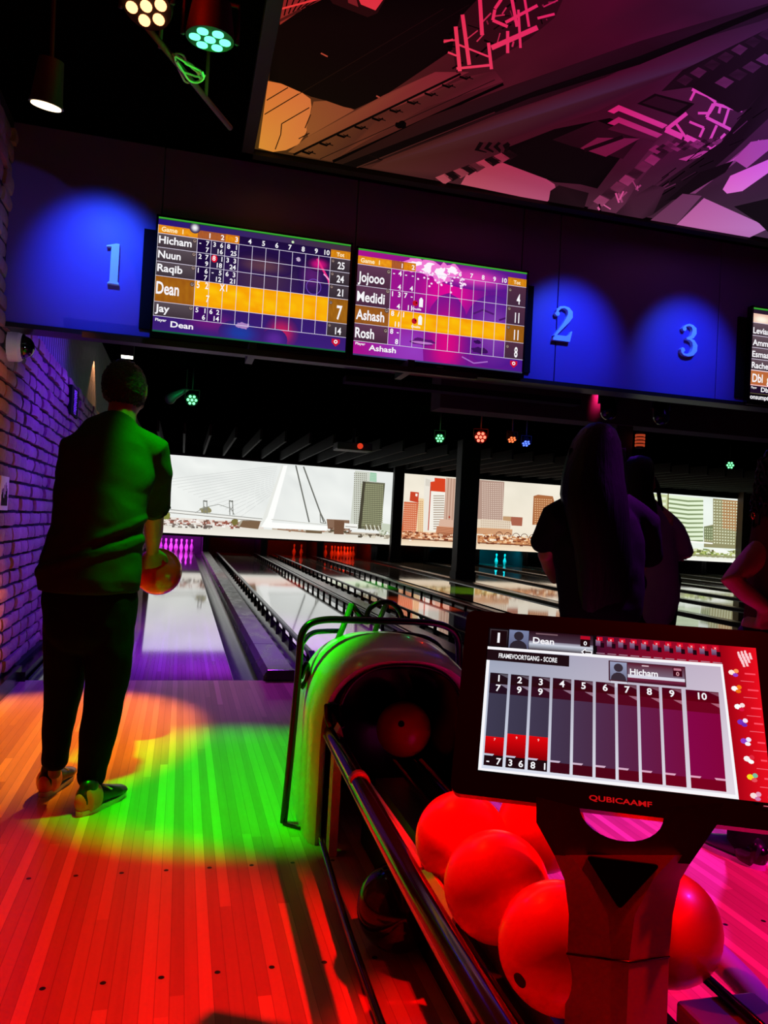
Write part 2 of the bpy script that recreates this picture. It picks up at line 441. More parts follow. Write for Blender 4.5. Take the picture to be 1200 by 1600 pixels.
# upper part of the left wall: vertical siding set back above the brick
bm = bmesh.new(); y = 4.6
while y < 26.2:
    bx(-1.12, -1.065, y, y + .075, 2.15, CEIL + .1, bm); bx(-1.12, -1.08, y + .075, y + .10, 2.15, CEIL + .1, bm); y += .10
M_siding = noisy(mat('grey painted siding', (120, 116, 122), .6), 10, .2)
o = obj('wall_left_siding', bm, M_siding); tag(o, kind='structure')
bm = bx(-.985, -.93, 1.2, FOUL, 0, .095); bx(-.985, -.90, FOUL - .04, 23., -.1, .06, bm)
o = obj('baseboard_left', bm, M_blackgloss); tag(o, kind='structure')
# ceiling joists in front of the screens
M_joist = noisy(mat('pale grey ceiling batten', (58, 58, 58), .7, spec=.05), 4, .25, stretch=(1, .2, 1))
for k in range(36):
    x = -.62 + k * .56
    o = obj('trim_%d' % (k + 10), bx(x - .025, x + .025, 17.5, 23.1, 2.90, CEIL + .1), M_joist); tag(o, kind='structure')

# board above the foul line that carries the lane numbers and televisions
M_board = noisy(mat('smooth painted board', (92, 66, 160), .45), 2.5, .12)
bm = bmesh.new()
seams = [-1.0, -.205, .905, 1.98, 2.24, 3.44, 4.8, 6.2, 7.6, 9.0]
for a, c in zip(seams, seams[1:]): bx(a + .003, c - .003, 4.46, 4.52, 2.07, CEIL + .1, bm, bevel=.002)
bx(-1.0, 9, 4.48, 4.56, 2.08, CEIL + .1, bm)
o = obj('trim_1', bm, M_board); tag(o, kind='structure')
bm = bx(-1.0, 9, 4.44, 4.60, 2.05, 2.075); bx(-.55, 1.62, 4.20, 4.24, 1.985, 2.015, bm); bx(.3, .34, 4.22, 4.5, 1.995, 2.06, bm); bx(1.2, 1.24, 4.22, 4.5, 1.995, 2.06, bm)
o = obj('trim_2', bm, noisy(mat('dark aluminium edging', (34, 28, 30), .35, metal=.3), 20, .4)); tag(o, kind='structure')
# dropped beam beyond the board
o = obj('trim_3', bx(2.4, XR, 7.2, 7.5, 2.30, CEIL + .1), noisy(mat('dark brown beam', (64, 40, 34), .7), 5, .3)); tag(o, kind='structure')
bm = bx(.95, 2.6, 4.75, 4.85, 2.0, 2.04)
o = obj('trim_4', bm, M_soft); tag(o, kind='structure')

# columns
def column(n, x0, x1, y, z1=CEIL + .1, d=.35, col=(22, 20, 20)):
    bm = bx(x0, x1, y, y + d, -.12, z1, bevel=.01)
    bx(x0 - .02, x1 + .02, y - .02, y + d + .02, -.12, .16, bm)
    return tag(obj('column', bm, noisy(mat('column paint %d' % n, col, .6), 6, .3)), None)
c = column(1, 6.18, 6.50, 22.55, d=.2); tag(c, 'slim black column between the bridge picture and the orange towers', 'column')
c = column(2, 6.02, 6.47, 16.3, col=(26, 25, 22)); tag(c, 'wide dark square column standing mid-hall, in front of the orange towers', 'column')
c = column(3, 4.40, 4.60, 7.25, col=(40, 24, 20)); tag(c, 'narrow brown column rising directly behind the long-haired woman', 'column')
c = column(4, 18.85, 19.9, 22.7, d=.3, col=(70, 52, 36)); tag(c, 'brown column at the right end of the row of city pictures', 'column')

# ================================================================== LANES
def lane(k):
    cx = L0 + PITCH * k; ord_ = ['first', 'second', 'third', 'fourth', 'fifth', 'sixth', 'seventh', 'eighth', 'ninth', 'tenth', 'eleventh', 'twelfth'][k]
    desc = {0: 'glossy pale wooden lane beside the brick wall, in front of the bowler',
            1: 'glossy lane right of the wide grey divider, its pin deck empty',
            2: 'glossy lane whose red pin deck has only two pins left standing',
            3: 'glossy lane leading to the full rack of red-lit pins',
            6: 'glossy lane leading to the two cyan-lit pins behind the wide column'}.get(k, 'glossy dim wooden lane, %s one counted from the brick wall' % ord_)
    e = empty('bowling_lane', (cx, FOUL, 0), desc, 'bowling lane', 'bowling lanes side by side')
    obj('lane_surface', bx(cx - .527, cx + .527, FOUL + .004, LANE_END, -.12, 0), M_lane, e)
    for s in (-1, 1):
        # half-round gutter
        bm = bmesh.new(); prev = None; gx = cx + s * (.527 + .115)
        pr = [(-.115, -.002), (-.115, -.02)] + [(.105 * -cos(radians(a)), -.02 - .075 * sin(radians(a))) for a in range(0, 181, 15)] + [(.115, -.02), (.115, .012)]
        ra = [bm.verts.new((gx + s * px, FOUL + .004, pz)) for px, pz in pr]; rb = [bm.verts.new((gx + s * px, LANE_END, pz)) for px, pz in pr]
        for i in range(len(pr) - 1): bm.faces.new((ra[i], ra[i + 1], rb[i + 1], rb[i]))
        bm.faces.new(ra + [bm.verts.new((gx + s * .115, FOUL + .004, -.12)), bm.verts.new((gx - s * .115, FOUL + .004, -.12))])
        obj('gutter', bm, M_gutter, e, smooth=True, angle=40)
    return e
for k in range(NL): lane(k)
# dividers
DV = [(L0 + PITCH * k + .757, L0 + PITCH * (k + 1) - .757) for k in range(NL - 1)]
for k, (a, c) in enumerate(DV):
    if k == 0:
        bm = bmesh.new()
        prism(bm, [(a - .03, -.1), (c + .0, -.1), (c + .0, .06), (c - .015, .075), (a, .075), (a - .03, .03)], (Vector((0, FOUL + .0, 0)), Vector((1, 0, 0)), Vector((0, 0, 1)), Vector((0, 1, 0))), 18.2)
        for yy in (6.4, 8.2, 10.8, 14): bx(a, c - .01, yy, yy + .012, .07, .0765, bm)
        e = empty('lane_divider', ((a + c) / 2, FOUL, 0), 'wide raised grey divider running between the first two lanes', 'lane divider')
        obj('cap', bm, M_cap, e)
        obj('end_panel', bx(a - .01, c + .02, FOUL - .035, FOUL, 0, .078, bevel=.003), M_blackgloss, e)
    else:
        o = obj('lane_divider', bx(a + .002, c - .002, FOUL + .01, LANE_END, -.11, .035), M_gutter)
        tag(o, 'low dark divider strip on the far side of the %s lane from the brick wall' % ['', 'second', 'third', 'fourth', 'fifth', 'sixth', 'seventh', 'eighth', 'ninth', 'tenth', 'eleventh'][k], 'lane divider', 'low lane dividers')
# raised bumper rails
WHO = ['first', 'second', 'third', 'fourth', 'fifth', 'sixth', 'seventh', 'eighth', 'ninth', 'tenth', 'eleventh', 'twelfth']
for k in range(1, 3):
    cx = L0 + PITCH * k
    for s in (-1, 1):
        x = cx + s * .555; y0 = 5.85 if (k, s) == (1, -1) else 6.3
        e = empty('bumper_rail', (x, y0, 0), 'raised dark bumper rail along the %s edge of the %s lane' % ('left' if s < 0 else 'right', WHO[k]), 'bumper rail', 'raised bumper rails')
        bm = bmesh.new()
        prism(bm, [(-.022, .082), (.022, .082), (.022, .102), (.012, .108), (-.012, .108), (-.022, .102)], (Vector((x, y0, 0)), Vector((1, 0, 0)), Vector((0, 0, 1)), Vector((0, 1, 0))), 16.6)
        box(bm, (x, y0 - .14, .05), (.044, .30, .022), Matrix.Rotation(radians(22), 3, 'X'))
        obj('rail', bm, M_rail, e)
        bm = bmesh.new(); yy = y0 + .12
        while yy < 22.2:
            bx(x - .014, x + .014, yy - .02, yy + .02, -.08, .085, bm); bx(x - .018, x + .018, yy - .035, yy + .035, .068, .084, bm); yy += .50
        p = obj('posts', bm, M_soft, e); p['kind'] = 'stuff'

# pin decks
PITCOL = {0: ((.75, .04, 1), 26), 1: ((1, .01, .0), 1.2), 2: ((1, .02, .0), 5), 3: ((1, .02, .0), 9), 6: ((.0, .7, .9), 14)}
M_pit = noisy(mat('pit lining', (60, 58, 64), .5), 8, .3)
for k in range(NL):
    cx = L0 + PITCH * k
    d = {0: 'violet-lit pin deck housing at the brick wall', 1: 'dim red pin deck housing with no pins', 2: 'red pin deck housing around two pins',
         3: 'red pin deck housing around the full rack', 6: 'teal-lit pin deck housing behind the wide column'}.get(k, 'unlit black pin deck housing at the end of the %s lane' % WHO[k])
    e = empty('pin_deck_housing', (cx, 23.3, 0), d, 'pin deck', 'pin deck housings under the pictures')
    for s in (-1, 1): obj('side_panel', bx(cx + s * .80 - .045, cx + s * .80 + .045, 23.15, 25.2, -.12, .56), M_pit, e)
    obj('back_curtain', bx(cx - .75, cx + .75, 25.2, 25.25, -.12, 1.), M_pit, e)
    obj('front_edge', bx(cx - .85, cx + .85, 23.05, 23.13, .50, .58), M_soft, e)
    if k in PITCOL:
        c, p = PITCOL[k]
        area('pit_light_%d' % (k + 1), (cx, 23.35, .66), (cx, 24.4, .1), c, p, 1.2, .12)
# pins
pin_prof = [(.001, 0), (.0258, 0), (.029, .008), (.036, .030), (.047, .065), (.0555, .095), (.0603, .118), (.0603, .125), (.0575, .145), (.049, .178), (.037, .21), (.027, .235), (.0235, .25), (.0228, .262), (.0235, .28), (.0275, .305), (.0318, .33), (.0323, .343), (.0305, .358), (.024, .372), (.012, .3795), (.001, .381)]
M_pin = mat('white lacquered pin', (240, 236, 230), .2); M_stripe = mat('pin neck stripe', (150, 20, 24), .3)
pin0 = None
def place_pin(x, y, z, label, group):
    global pin0
    if pin0 is None:
        pin0 = empty('bowling_pin', (0, 0, 0))
        obj('pin_body', lathe(bmesh.new(), pin_prof, 20), M_pin, pin0, smooth=True)
        bm = bmesh.new()
        for z0 in (.245, .268): lathe(bm, [(.0245, z0), (.0245, z0 + .008)], 20)
        obj('neck_stripe', bm, M_stripe, pin0, smooth=True, angle=40)
        e = pin0
    else: e = copy_tree(pin0)
    e.location = (x, y, z); tag(e, label, 'bowling pin', group)
SP = {(0, 0): 'head pin nearest the lane', (1, 0): 'left pin of the second row', (1, 1): 'right pin of the second row', (2, 0): 'left pin of the third row',
      (2, 1): 'middle pin of the third row', (2, 2): 'right pin of the third row', (3, 0): 'leftmost pin of the back row', (3, 1): 'second pin from left in the back row',
      (3, 2): 'third pin from left in the back row', (3, 3): 'rightmost pin of the back row'}
def rack(k, which, col):
    cx = L0 + PITCH * k
    for (r, i), s in SP.items():
        if (r, i) in which: place_pin(cx + (i - r / 2) * .3048, 23.6 + r * .264, 0, '%s-lit white bowling pin, %s' % (col, s), '%s-lit bowling pins' % col)
rack(0, SP.keys(), 'violet'); rack(3, SP.keys(), 'red')
place_pin(3.47, 24.2, 0, 'left one of the last two red-lit pins left standing', 'last two red-lit pins')
place_pin(3.70, 24.2, 0, 'right one of the last two red-lit pins left standing', 'last two red-lit pins')
place_pin(10.16, 23.75, 0, 'left one of two cyan-lit pins standing behind the wide column', 'cyan-lit pins')
place_pin(10.46, 23.75, 0, 'right one of two cyan-lit pins standing behind the wide column', 'cyan-lit pins')

# ================================================================== CITY PICTURES above the pins
YS = 23.0
def screen_canvas():
    return Canvas(lambda u, v: at(u, v, YS), (0, -1, 0), .0004)
def screen_thing(name, x0, x1, z0, z1, label):
    e = empty(name, ((x0 + x1) / 2, YS, z0), label, 'projection screen', 'city pictures over the pins')
    obj('backing', bx(x0 - .02, x1 + .02, YS + .004, YS + .06, z0 - .02, z1 + .02), M_soft, e); return e
def topy(x): return 710 + (x - 262) * .0805 - (0 if x < 616 else (x - 616) * .0035)
def boty(x): return 832 + (x - 250) * .0525
def window_grid(c, x0, y0, x1, y1, nx, ny, col, fx=.55, fy=.5, sl=.055):
    c.k += 1
    for j in range(ny):
        for i in range(nx):
            u0 = x0 + (x1 - x0) * (i + .5 - fx / 2) / nx; u1 = x0 + (x1 - x0) * (i + .5 + fx / 2) / nx
            v0 = y0 + (y1 - y0) * (j + .5 - fy / 2) / ny; v1 = y0 + (y1 - y0) * (j + .5 + fy / 2) / ny
            dy = sl * (u0 - x0); c.poly([(u0, v0 + dy), (u1, v0 + dy), (u1, v1 + dy), (u0, v1 + dy)], col, lift=False)
def sky(c, x0, x1, c0, c1, c2, seed):
    n = 22; R = random.Random(seed); c.k += 1; ph = R.random() * 9
    for i in range(n):
        for j in range(8):
            P = []; K = []
            for a, b_ in ((i, j), (i + 1, j), (i + 1, j + 1), (i, j + 1)):
                u = x0 + (x1 - x0) * a / n; v = topy(u) + (boty(u) - topy(u)) * b_ / 8
                P.append((u, v)); t = .5 + .5 * noise.fractal(Vector((u * .022 + ph, v * .05, 0)), .8, 2., 4)
                t = max(0, min(1, t)); base = [c0[q] + (c1[q] - c0[q]) * t for q in range(3)]
                g = b_ / 8; K.append([base[q] + (c2[q] - base[q]) * g * .6 for q in range(3)])
            c.poly(P, c0, K, lift=False)
def strip(c, x0, x1, fy0, fy1, col, col2=None):
    f = lambda u, g: topy(u) + (boty(u) - topy(u)) * g
    k = col2 or col
    c.poly([(x0, f(x0, fy0)), (x1, f(x1, fy0)), (x1, f(x1, fy1)), (x0, f(x0, fy1))], col, [col, col, k, k])
def specks(c, x0, x1, g0, g1, n, cols, seed, sw=(2, 7), sh=(1.2, 3.5)):
    R = random.Random(seed); c.k += 1
    for i in range(n):
        if i % 60 == 59: c.k += 1
        u = R.uniform(x0, x1); g = R.uniform(g0, g1); v = topy(u) + (boty(u) - topy(u)) * g; a = R.uniform(*sw); h = R.uniform(*sh)
        c.poly([(u, v), (u + a, v + a * .055), (u + a, v + a * .055 + h), (u, v + h)], R.choice(cols), lift=False)
        if i % 3 == 2: c.k += 1

# picture 1: white cable bridge under a pale sky   (crop factor .3167 offset 240,690)
e = screen_thing('projection_screen', -.97, 6.36, .56, 2.80, 'long bright picture of a white cable-stayed bridge, left end over the pins')
c = screen_canvas(); Q = lambda a, b_: (240 + a * .31667, 690 + b_ * .31667)
sky(c, 240, 617, (214, 218, 216), (243, 246, 242), (238, 240, 236), 1)
for i in range(16):  # backstay cables on the left
    c.line(Q(612 - i * 1.5, 120 + i * 9), Q(40 + i * 26, 190 + i * 12), .5, (196, 198, 196), lift=(i % 4 == 0))
for i in range(10):
    c.line(Q(630, 130 + i * 6), Q(300 + i * 24, 360), .5, (228, 232, 230), lift=(i % 4 == 0))
strip(c, 240, 617, .885, 1.0, (222, 218, 206), (238, 234, 224))
strip(c, 240, 412, .80, .885, (226, 216, 206))
specks(c, 246, 372, .80, .88, 150, [(150, 84, 70), (230, 224, 216), (176, 120, 104), (245, 240, 236), (120, 88, 76)], 4)
specks(c, 246, 330, .87, .905, 60, [(235, 232, 226), (150, 140, 130), (100, 90, 84)], 5)
c.blob(*Q(62, 366), 7, 6, (126, 130, 60), 3); c.blob(*Q(255, 338), 9, 5, (140, 134, 96), 5); c.blob(*Q(400, 398), 6, 5, (120, 110, 60), 8)
for sx in (255, 382):   # lift bridge towers far away
    for dx in (-9, 7): c.line(Q(sx + dx, 290), Q(sx + dx + 3, 362), 1.3, (120, 122, 116), lift=False)
    c.line(Q(sx - 10, 292), Q(sx + 10, 296), 2., (110, 112, 106)); c.line(Q(sx - 10, 320), Q(sx + 10, 345), 1., (130, 130, 124), lift=False); c.line(Q(sx + 10, 320), Q(sx - 10, 345), 1., (130, 130, 124), lift=False)
c.path([Q(205, 352), Q(250, 325), Q(320, 310), Q(380, 330), Q(400, 362)], 1., (150, 152, 146))
c.path([Q(210, 358), Q(400, 372)], .9, (150, 152, 146))
c.line(Q(25, 330), Q(540, 382), 1.2, (150, 150, 144)); c.line(Q(25, 337), Q(535, 388), 2.2, (236, 236, 230)); c.line(Q(25, 345), Q(535, 394), 1.0, (120, 112, 100))
c.poly([Q(430, 388), Q(528, 392), Q(515, 432), Q(410, 420)], (122, 96, 72)); c.poly([Q(430, 388), Q(440, 388), Q(424, 418), Q(412, 418)], (176, 168, 150))
strip(c, 425, 600, .855, .885, (196, 184, 166)); specks(c, 445, 512, .84, .875, 40, [(150, 140, 124), (170, 120, 90), (200, 196, 180)], 6)
c.poly([Q(632, 118), Q(660, 118), Q(592, 372), Q(582, 398), Q(860, 418), Q(852, 440), Q(600, 428), Q(522, 420)], (249, 250, 247))
c.poly([Q(632, 118), Q(640, 118), Q(560, 372), Q(530, 420), Q(522, 420)], (226, 228, 222))
c.line(Q(580, 384), Q(860, 412), .9, (190, 190, 180)); c.line(Q(610, 432), Q(750, 446), 2., (150, 120, 96)); c.poly([Q(750, 436), Q(832, 442), Q(828, 454), Q(750, 450)], (110, 90, 66))
for a, b_ in (((700, 118), (766, 398)), ((738, 124), (838, 398))): c.line(Q(*a), Q(*b_), 1.8, (96, 98, 92)); c.line(Q(a[0] + 4, a[1]), Q(b_[0] + 4, b_[1]), .6, (180, 182, 176), lift=False)
c.path([Q(820, 350), Q(822, 400), Q(850, 404), Q(822, 350)], 1.2, (120, 120, 110))
c.poly([Q(852, 382), Q(965, 388), Q(965, 440), Q(858, 430)], (134, 104, 84)); specks(c, 512, 545, .80, .87, 40, [(100, 66, 50), (166, 140, 120), (90, 80, 60)], 7)
c.poly([Q(890, 388), Q(938, 392), Q(936, 458), Q(888, 456)], (112, 80, 60))
# two towers
c.poly([Q(992, 144), Q(1064, 150), Q(1064, 205), Q(1010, 432), Q(966, 428)], (204, 208, 196)); window_grid(c, 552, 738, 573, 822, 7, 26, (132, 128, 112))
c.poly([Q(1066, 152), Q(1098, 156), Q(1098, 200), Q(1064, 196)], (150, 196, 164)); window_grid(c, 578, 740, 587, 752, 4, 5, (196, 222, 206))
c.poly([Q(1030, 196), Q(1140, 205), Q(1120, 436), Q(1008, 430)], (104, 104, 82)); window_grid(c, 563, 755, 598, 822, 13, 22, (168, 172, 132), .6, .55)
c.poly([Q(1030, 196), Q(1044, 198), Q(1022, 430), Q(1006, 430)], (70, 66, 52))
c.poly([Q(940, 402), Q(1006, 408), Q(1004, 432), Q(938, 428)], (240, 240, 234)); c.line(Q(944, 418), Q(1002, 423), 1.0, (120, 110, 100))
for i in range(12): c.line(Q(1036 + i * 10, 408 + i * .8), Q(1044 + i * 10, 436 + i * .8), 1.4, (226, 224, 206) if i % 2 else (120, 110, 84), lift=(i == 0))
c.poly([Q(1125, 402), Q(1176, 410), Q(1174, 448), Q(1120, 440)], (196, 204, 184)); specks(c, 590, 612, .80, .87, 30, [(140, 150, 120), (210, 214, 196)], 9)
strip(c, 545, 613, .872, .89, (140, 124, 104)); strip(c, 540, 613, .915, 1., (226, 222, 208), (240, 236, 226))
specks(c, 556, 612, .86, .90, 50, [(160, 150, 130), (90, 80, 64), (214, 206, 186)], 10)
c.build('picture', M_proj, e)

# picture 2: orange-tinted towers (crop5: /4 + 600,600)
e = screen_thing('projection_screen', 6.45, 13.05, .56, 2.80, 'bright picture of orange and beige office towers, behind the dark columns')
c = screen_canvas(); Q = lambda a, b_: (600 + a / 4, 600 + b_ / 4)
sky(c, 626, 900, (224, 218, 200), (246, 238, 222), (240, 226, 204), 2)
strip(c, 626, 900, .90, 1.0, (226, 200, 168), (244, 226, 200))
c.poly([Q(125, 735), Q(215, 742), Q(200, 935), Q(110, 925)], (206, 106, 70)); window_grid(c, 630, 786, 651, 830, 7, 13, (246, 196, 160), .55, .4)
c.poly([Q(165, 672), Q(218, 678), Q(214, 742), Q(160, 730)], (196, 66, 40)); c.poly([Q(197, 684), Q(210, 686), Q(208, 704), Q(196, 700)], (244, 232, 220))
c.poly([Q(218, 712), Q(250, 718), Q(244, 930), Q(202, 926)], (236, 206, 160)); window_grid(c, 653, 782, 661, 831, 3, 16, (190, 130, 84), .5, .5)
c.poly([Q(252, 575), Q(345, 582), Q(340, 920), Q(246, 915)], (232, 226, 214)); c.poly([Q(260, 590), Q(290, 600), Q(286, 640), Q(258, 636)], (214, 208, 196))
c.poly([Q(316, 586), Q(384, 592), Q(382, 676), Q(288, 668), Q(290, 612), Q(316, 608)], (212, 66, 34)); c.line(Q(292, 640), Q(276, 915), 1.6, (186, 66, 44))
c.poly([Q(294, 670), Q(382, 680), Q(372, 920), Q(280, 916)], (240, 236, 226)); window_grid(c, 677, 773, 694, 828, 1, 15, (160, 140, 120), 1., .38)
c.poly([Q(388, 586), Q(500, 596), Q(480, 905), Q(370, 895)], (196, 160, 140))
for i in range(12): c.line(Q(394 + i * 9, 590), Q(378 + i * 9, 890), .8, (166, 128, 110) if i % 2 else (214, 184, 164), lift=(i == 0))
c.poly([Q(350, 842), Q(475, 856), Q(470, 905), Q(340, 892)], (214, 176, 154)); c.disc(*Q(408, 832), 1.4, 1.8, (170, 60, 40))
c.poly([Q(330, 888), Q(480, 900), Q(475, 960), Q(320, 945)], (206, 140, 104))
for i in range(5): c.line(Q(330, 896 + i * 10), Q(480, 908 + i * 10), .9, (150, 84, 56), lift=(i == 0))
strip(c, 627, 724, .80, .90, (206, 140, 100)); specks(c, 627, 722, .80, .90, 160, [(150, 80, 50), (232, 180, 140), (120, 60, 40), (246, 214, 180), (180, 110, 70)], 12)
for i in range(14): c.line(Q(340 + i * 9, 930), Q(337 + i * 9, 960), .9, (120, 60, 40), lift=(i == 0))
# middle tower and right part
c.poly([Q(560, 596), Q(750, 612), Q(738, 862), Q(560, 850)], (176, 146, 132)); window_grid(c, 752, 753, 786, 812, 10, 19, (226, 206, 190), .5, .45)
c.poly([Q(560, 842), Q(795, 856), Q(785, 912), Q(560, 905)], (226, 210, 188)); window_grid(c, 750, 812, 797, 826, 16, 4, (186, 158, 134), .4, .6)
c.poly([Q(742, 826), Q(864, 834), Q(860, 888), Q(795, 884), Q(792, 858), Q(740, 852)], (166, 96, 74)); c.poly([Q(742, 826), Q(792, 830), Q(790, 858), Q(740, 852)], (190, 150, 110))
c.poly([Q(560, 896), Q(800, 908), Q(796, 945), Q(560, 935)], (222, 176, 134))
for i in range(4): c.line(Q(560, 904 + i * 9), Q(800, 916 + i * 9), .9, (176, 110, 74), lift=(i == 0))
c.poly([Q(932, 700), Q(960, 692), Q(1052, 702), Q(1060, 730), Q(1050, 880), Q(924, 880)], (168, 104, 62)); window_grid(c, 834, 778, 862, 820, 8, 12, (222, 176, 130), .6, .42)
c.poly([Q(1100, 730), Q(1250, 740), Q(1240, 900), Q(1100, 890)], (190, 130, 90)); window_grid(c, 876, 786, 910, 824, 8, 10, (230, 190, 150), .5, .5)
strip(c, 745, 900, .80, .90, (196, 130, 84)); specks(c, 746, 900, .77, .905, 260, [(130, 66, 40), (236, 190, 140), (110, 54, 34), (250, 226, 196), (176, 100, 60), (210, 150, 100)], 13)
c.k += 1
for i in range(5):
    for q in range(8):
        a0, a1 = radians(180 + q * 22.5), radians(202.5 + q * 22.5); x, y = Q(715 + i * 52, 948 + i * 4)
        c.line((x + 5.5 * cos(a0), y + 6 * sin(a0)), (x + 5.5 * cos(a1), y + 6 * sin(a1)), .9, (96, 50, 34), lift=False)
for x in (640, 720, 772, 830): c.disc(*Q((x - 600) * 4, 975), 2.2, 1.2, (250, 240, 226))
strip(c, 627, 724, .90, .915, (110, 60, 40)); strip(c, 745, 900, .90, .915, (110, 60, 40))
c.build('picture', M_proj, e)

# picture 3: green-white round building (crop x .475 + 600, 720)
e = screen_thing('projection_screen', 13.15, 18.85, .50, 2.76, 'bright green-tinted picture of a round banded office building, rightmost')
c = screen_canvas(); Q = lambda a, b_: (600 + a * .475, 720 + b_ * .475)
sky(c, 930, 1157, (224, 234, 226), (244, 250, 244), (232, 240, 226), 3)
c.poly([Q(700, 92), Q(936, 112), Q(930, 280), Q(700, 270)], (196, 206, 156)); window_grid(c, 940, 768, 1042, 846, 10, 9, (226, 234, 206), .7, .5, .07)
c.poly([Q(936, 112), Q(1050, 124), Q(1050, 262), Q(936, 256)], (226, 240, 210))
for i in range(10):
    y = 122 + i * 14.5
    c.poly([Q(936, y), Q(1000, y + 8), Q(1050, y + 8), Q(1050, y + 13), Q(1000, y + 14), Q(936, y + 6)], (132, 150, 108), lift=(i == 0))
c.line(Q(935, 108), Q(932, 262), 1.8, (110, 104, 60))
c.poly([Q(1082, 124), Q(1168, 132), Q(1160, 290), Q(1052, 284), Q(1054, 216), Q(1082, 210)], (146, 142, 104)); c.poly([Q(1112, 128), Q(1168, 132), Q(1162, 232), Q(1112, 222)], (170, 128, 84))
window_grid(c, 1114, 781, 1153, 850, 9, 15, (216, 222, 190), .55, .45, .07); c.poly([Q(1052, 216), Q(1082, 214), Q(1082, 262), Q(1052, 256)], (118, 128, 92)); window_grid(c, 1100, 824, 1114, 846, 4, 5, (190, 200, 160), .5, .5)
c.poly([Q(1000, 262), Q(1082, 270), Q(1080, 274), Q(1000, 268)], (250, 250, 244))
strip(c, 1000, 1155, .84, .93, (178, 190, 110)); specks(c, 1060, 1150, .80, .93, 130, [(120, 140, 70), (214, 220, 180), (100, 96, 60), (240, 244, 226), (150, 160, 96)], 15)
c.poly([Q(1080, 288), Q(1115, 290), Q(1140, 304), Q(1090, 302)], (244, 246, 240))
strip(c, 930, 1157, .90, .93, (150, 150, 110)); strip(c, 930, 1157, .935, 1., (232, 234, 220), (246, 248, 240))
c.build('picture', M_proj, e)
# ================================================================== TELEVISIONS
YT = 4.40
def television(x0, x1, z0, z1, label):
    cx = (x0 + x1) / 2
    e = empty('television', (cx, YT, z0), label, 'television', 'score televisions')
    bm = bmesh.new(); b_ = .012
    fr = (Vector((0, YT - .004, 0)), Vector((1, 0, 0)), Vector((0, 0, 1)), Vector((0, 1, 0)))
    bx(x0 - b_, x1 + b_, YT + .004, YT + .045, z0 - .03, z1 + b_, bm, bevel=.003)
    bx(x0 - b_, x0, YT - .004, YT + .01, z0 - .03, z1 + b_, bm); bx(x1, x1 + b_, YT - .004, YT + .01, z0 - .03, z1 + b_, bm)
    bx(x0 - b_, x1 + b_, YT - .004, YT + .01, z1, z1 + b_, bm); bx(x0 - b_, x1 + b_, YT - .006, YT + .01, z0 - .03, z0, bm)
    obj('casing', bm, M_blackgloss, e)
    bm = bx(cx - .02, cx + .02, YT - .0072, YT - .006, z0 - .02, z0 - .014)
    obj('maker_mark', bm, mat('grey mark', (70, 70, 74), .4), e)
    obj('wall_bracket', bx(x0 - .075, x1 + .075, YT + .045, 4.46, z0 + .02, z1 - .06), M_soft, e)
    W = 16 / 9.
    c = Canvas(lambda u, v: Vector((x0 + (x1 - x0) * max(0, min(1, u / W)), YT + .0035, z1 + (z0 - z1) * max(0, min(1, v)))), (0, -1, 0), .00004)
    return e, c, W
WH = (248, 246, 250)
def medal(c, x, y, r=.02):
    c.disc(x, y, r, r, (60, 40, 40)); c.disc(x, y, r * .75, r * .75, (150, 130, 124)); c.line((x - r * .4, y), (x + r * .4, y - r * .3), r * .35, (50, 30, 30))
def grid(c, W, cols, rows, foot, col=(222, 214, 236), lw=.0045):
    c.k += 1
    for u in cols: c.line((u * W, rows[0]), (u * W, rows[-1]), lw, col, lift=False)
    c.k += 1
    for v in rows: c.line((0, v), (W, v), lw, col, lift=False)
def gold(c, x0, y0, x1, y1, seed=1, base=((255, 208, 14), (246, 150, 6))):
    R = random.Random(seed); n = 26; c.k += 1
    for i in range(n):
        for j in range(6):
            def cc(i, j):
                t = .5 + .5 * noise.noise(Vector((i * .45 + seed, j * .7, seed))); t += .35 * (abs(j - 3) / 3) ** 3; t = max(0, min(1, t))
                return [base[0][q] + (base[1][q] - base[0][q]) * t for q in range(3)]
            a, b_ = x0 + (x1 - x0) * i / n, x0 + (x1 - x0) * (i + 1) / n; d, f_ = y0 + (y1 - y0) * j / 6, y0 + (y1 - y0) * (j + 1) / 6
            c.poly([(a, d), (b_, d), (b_, f_), (a, f_)], None, [cc(i, j), cc(i + 1, j), cc(i + 1, j + 1), cc(i, j + 1)], lift=False)
def header(c, W, C, hi, hb=.14):
    gold(c, 0, .065, C[0] * W, hb, 5, ((250, 180, 30), (216, 120, 20))); c.text('Game  1', .03, hb - .02, .042, (255, 236, 190))
    for i in range(10):
        a, b_ = C[i] * W, C[i + 1] * W
        if i < hi: gold(c, a, .065, b_, hb, 7 + i, ((250, 170, 20), (196, 100, 20)) if i == hi - 1 else ((190, 100, 40), (150, 80, 50)))
        c.text(str(i + 1), b_ - .012, hb - .018, .045, WH, 'r')
    gold(c, C[10] * W, .065, W, hb, 9, ((240, 160, 20), (190, 110, 20))); c.text('Tot', (C[10] + 1) / 2 * W, hb - .02, .036, (255, 240, 200), 'c')
def bar_green(c, W):
    c.rect(0, 0, W, .016, (70, 190, 60), (30, 120, 30))
def scores(c, W, C, rows, data):
    for r, (cells) in enumerate(data):
        v0, v1 = rows[r], rows[r + 1]; h = v1 - v0
        for i, (a, b_, t) in enumerate(cells):
            x0, x1 = C[i] * W, C[i + 1] * W
            th = min(.048, h * .34)
            if a: c.text(a, x0 + .018, v0 + .012 + th, th, WH)
            if b_: c.text(b_, x1 - .018, v0 + .012 + th, th, WH, 'r')
            if t: c.text(t, x1 - .018, v1 - .012, th, WH, 'r')
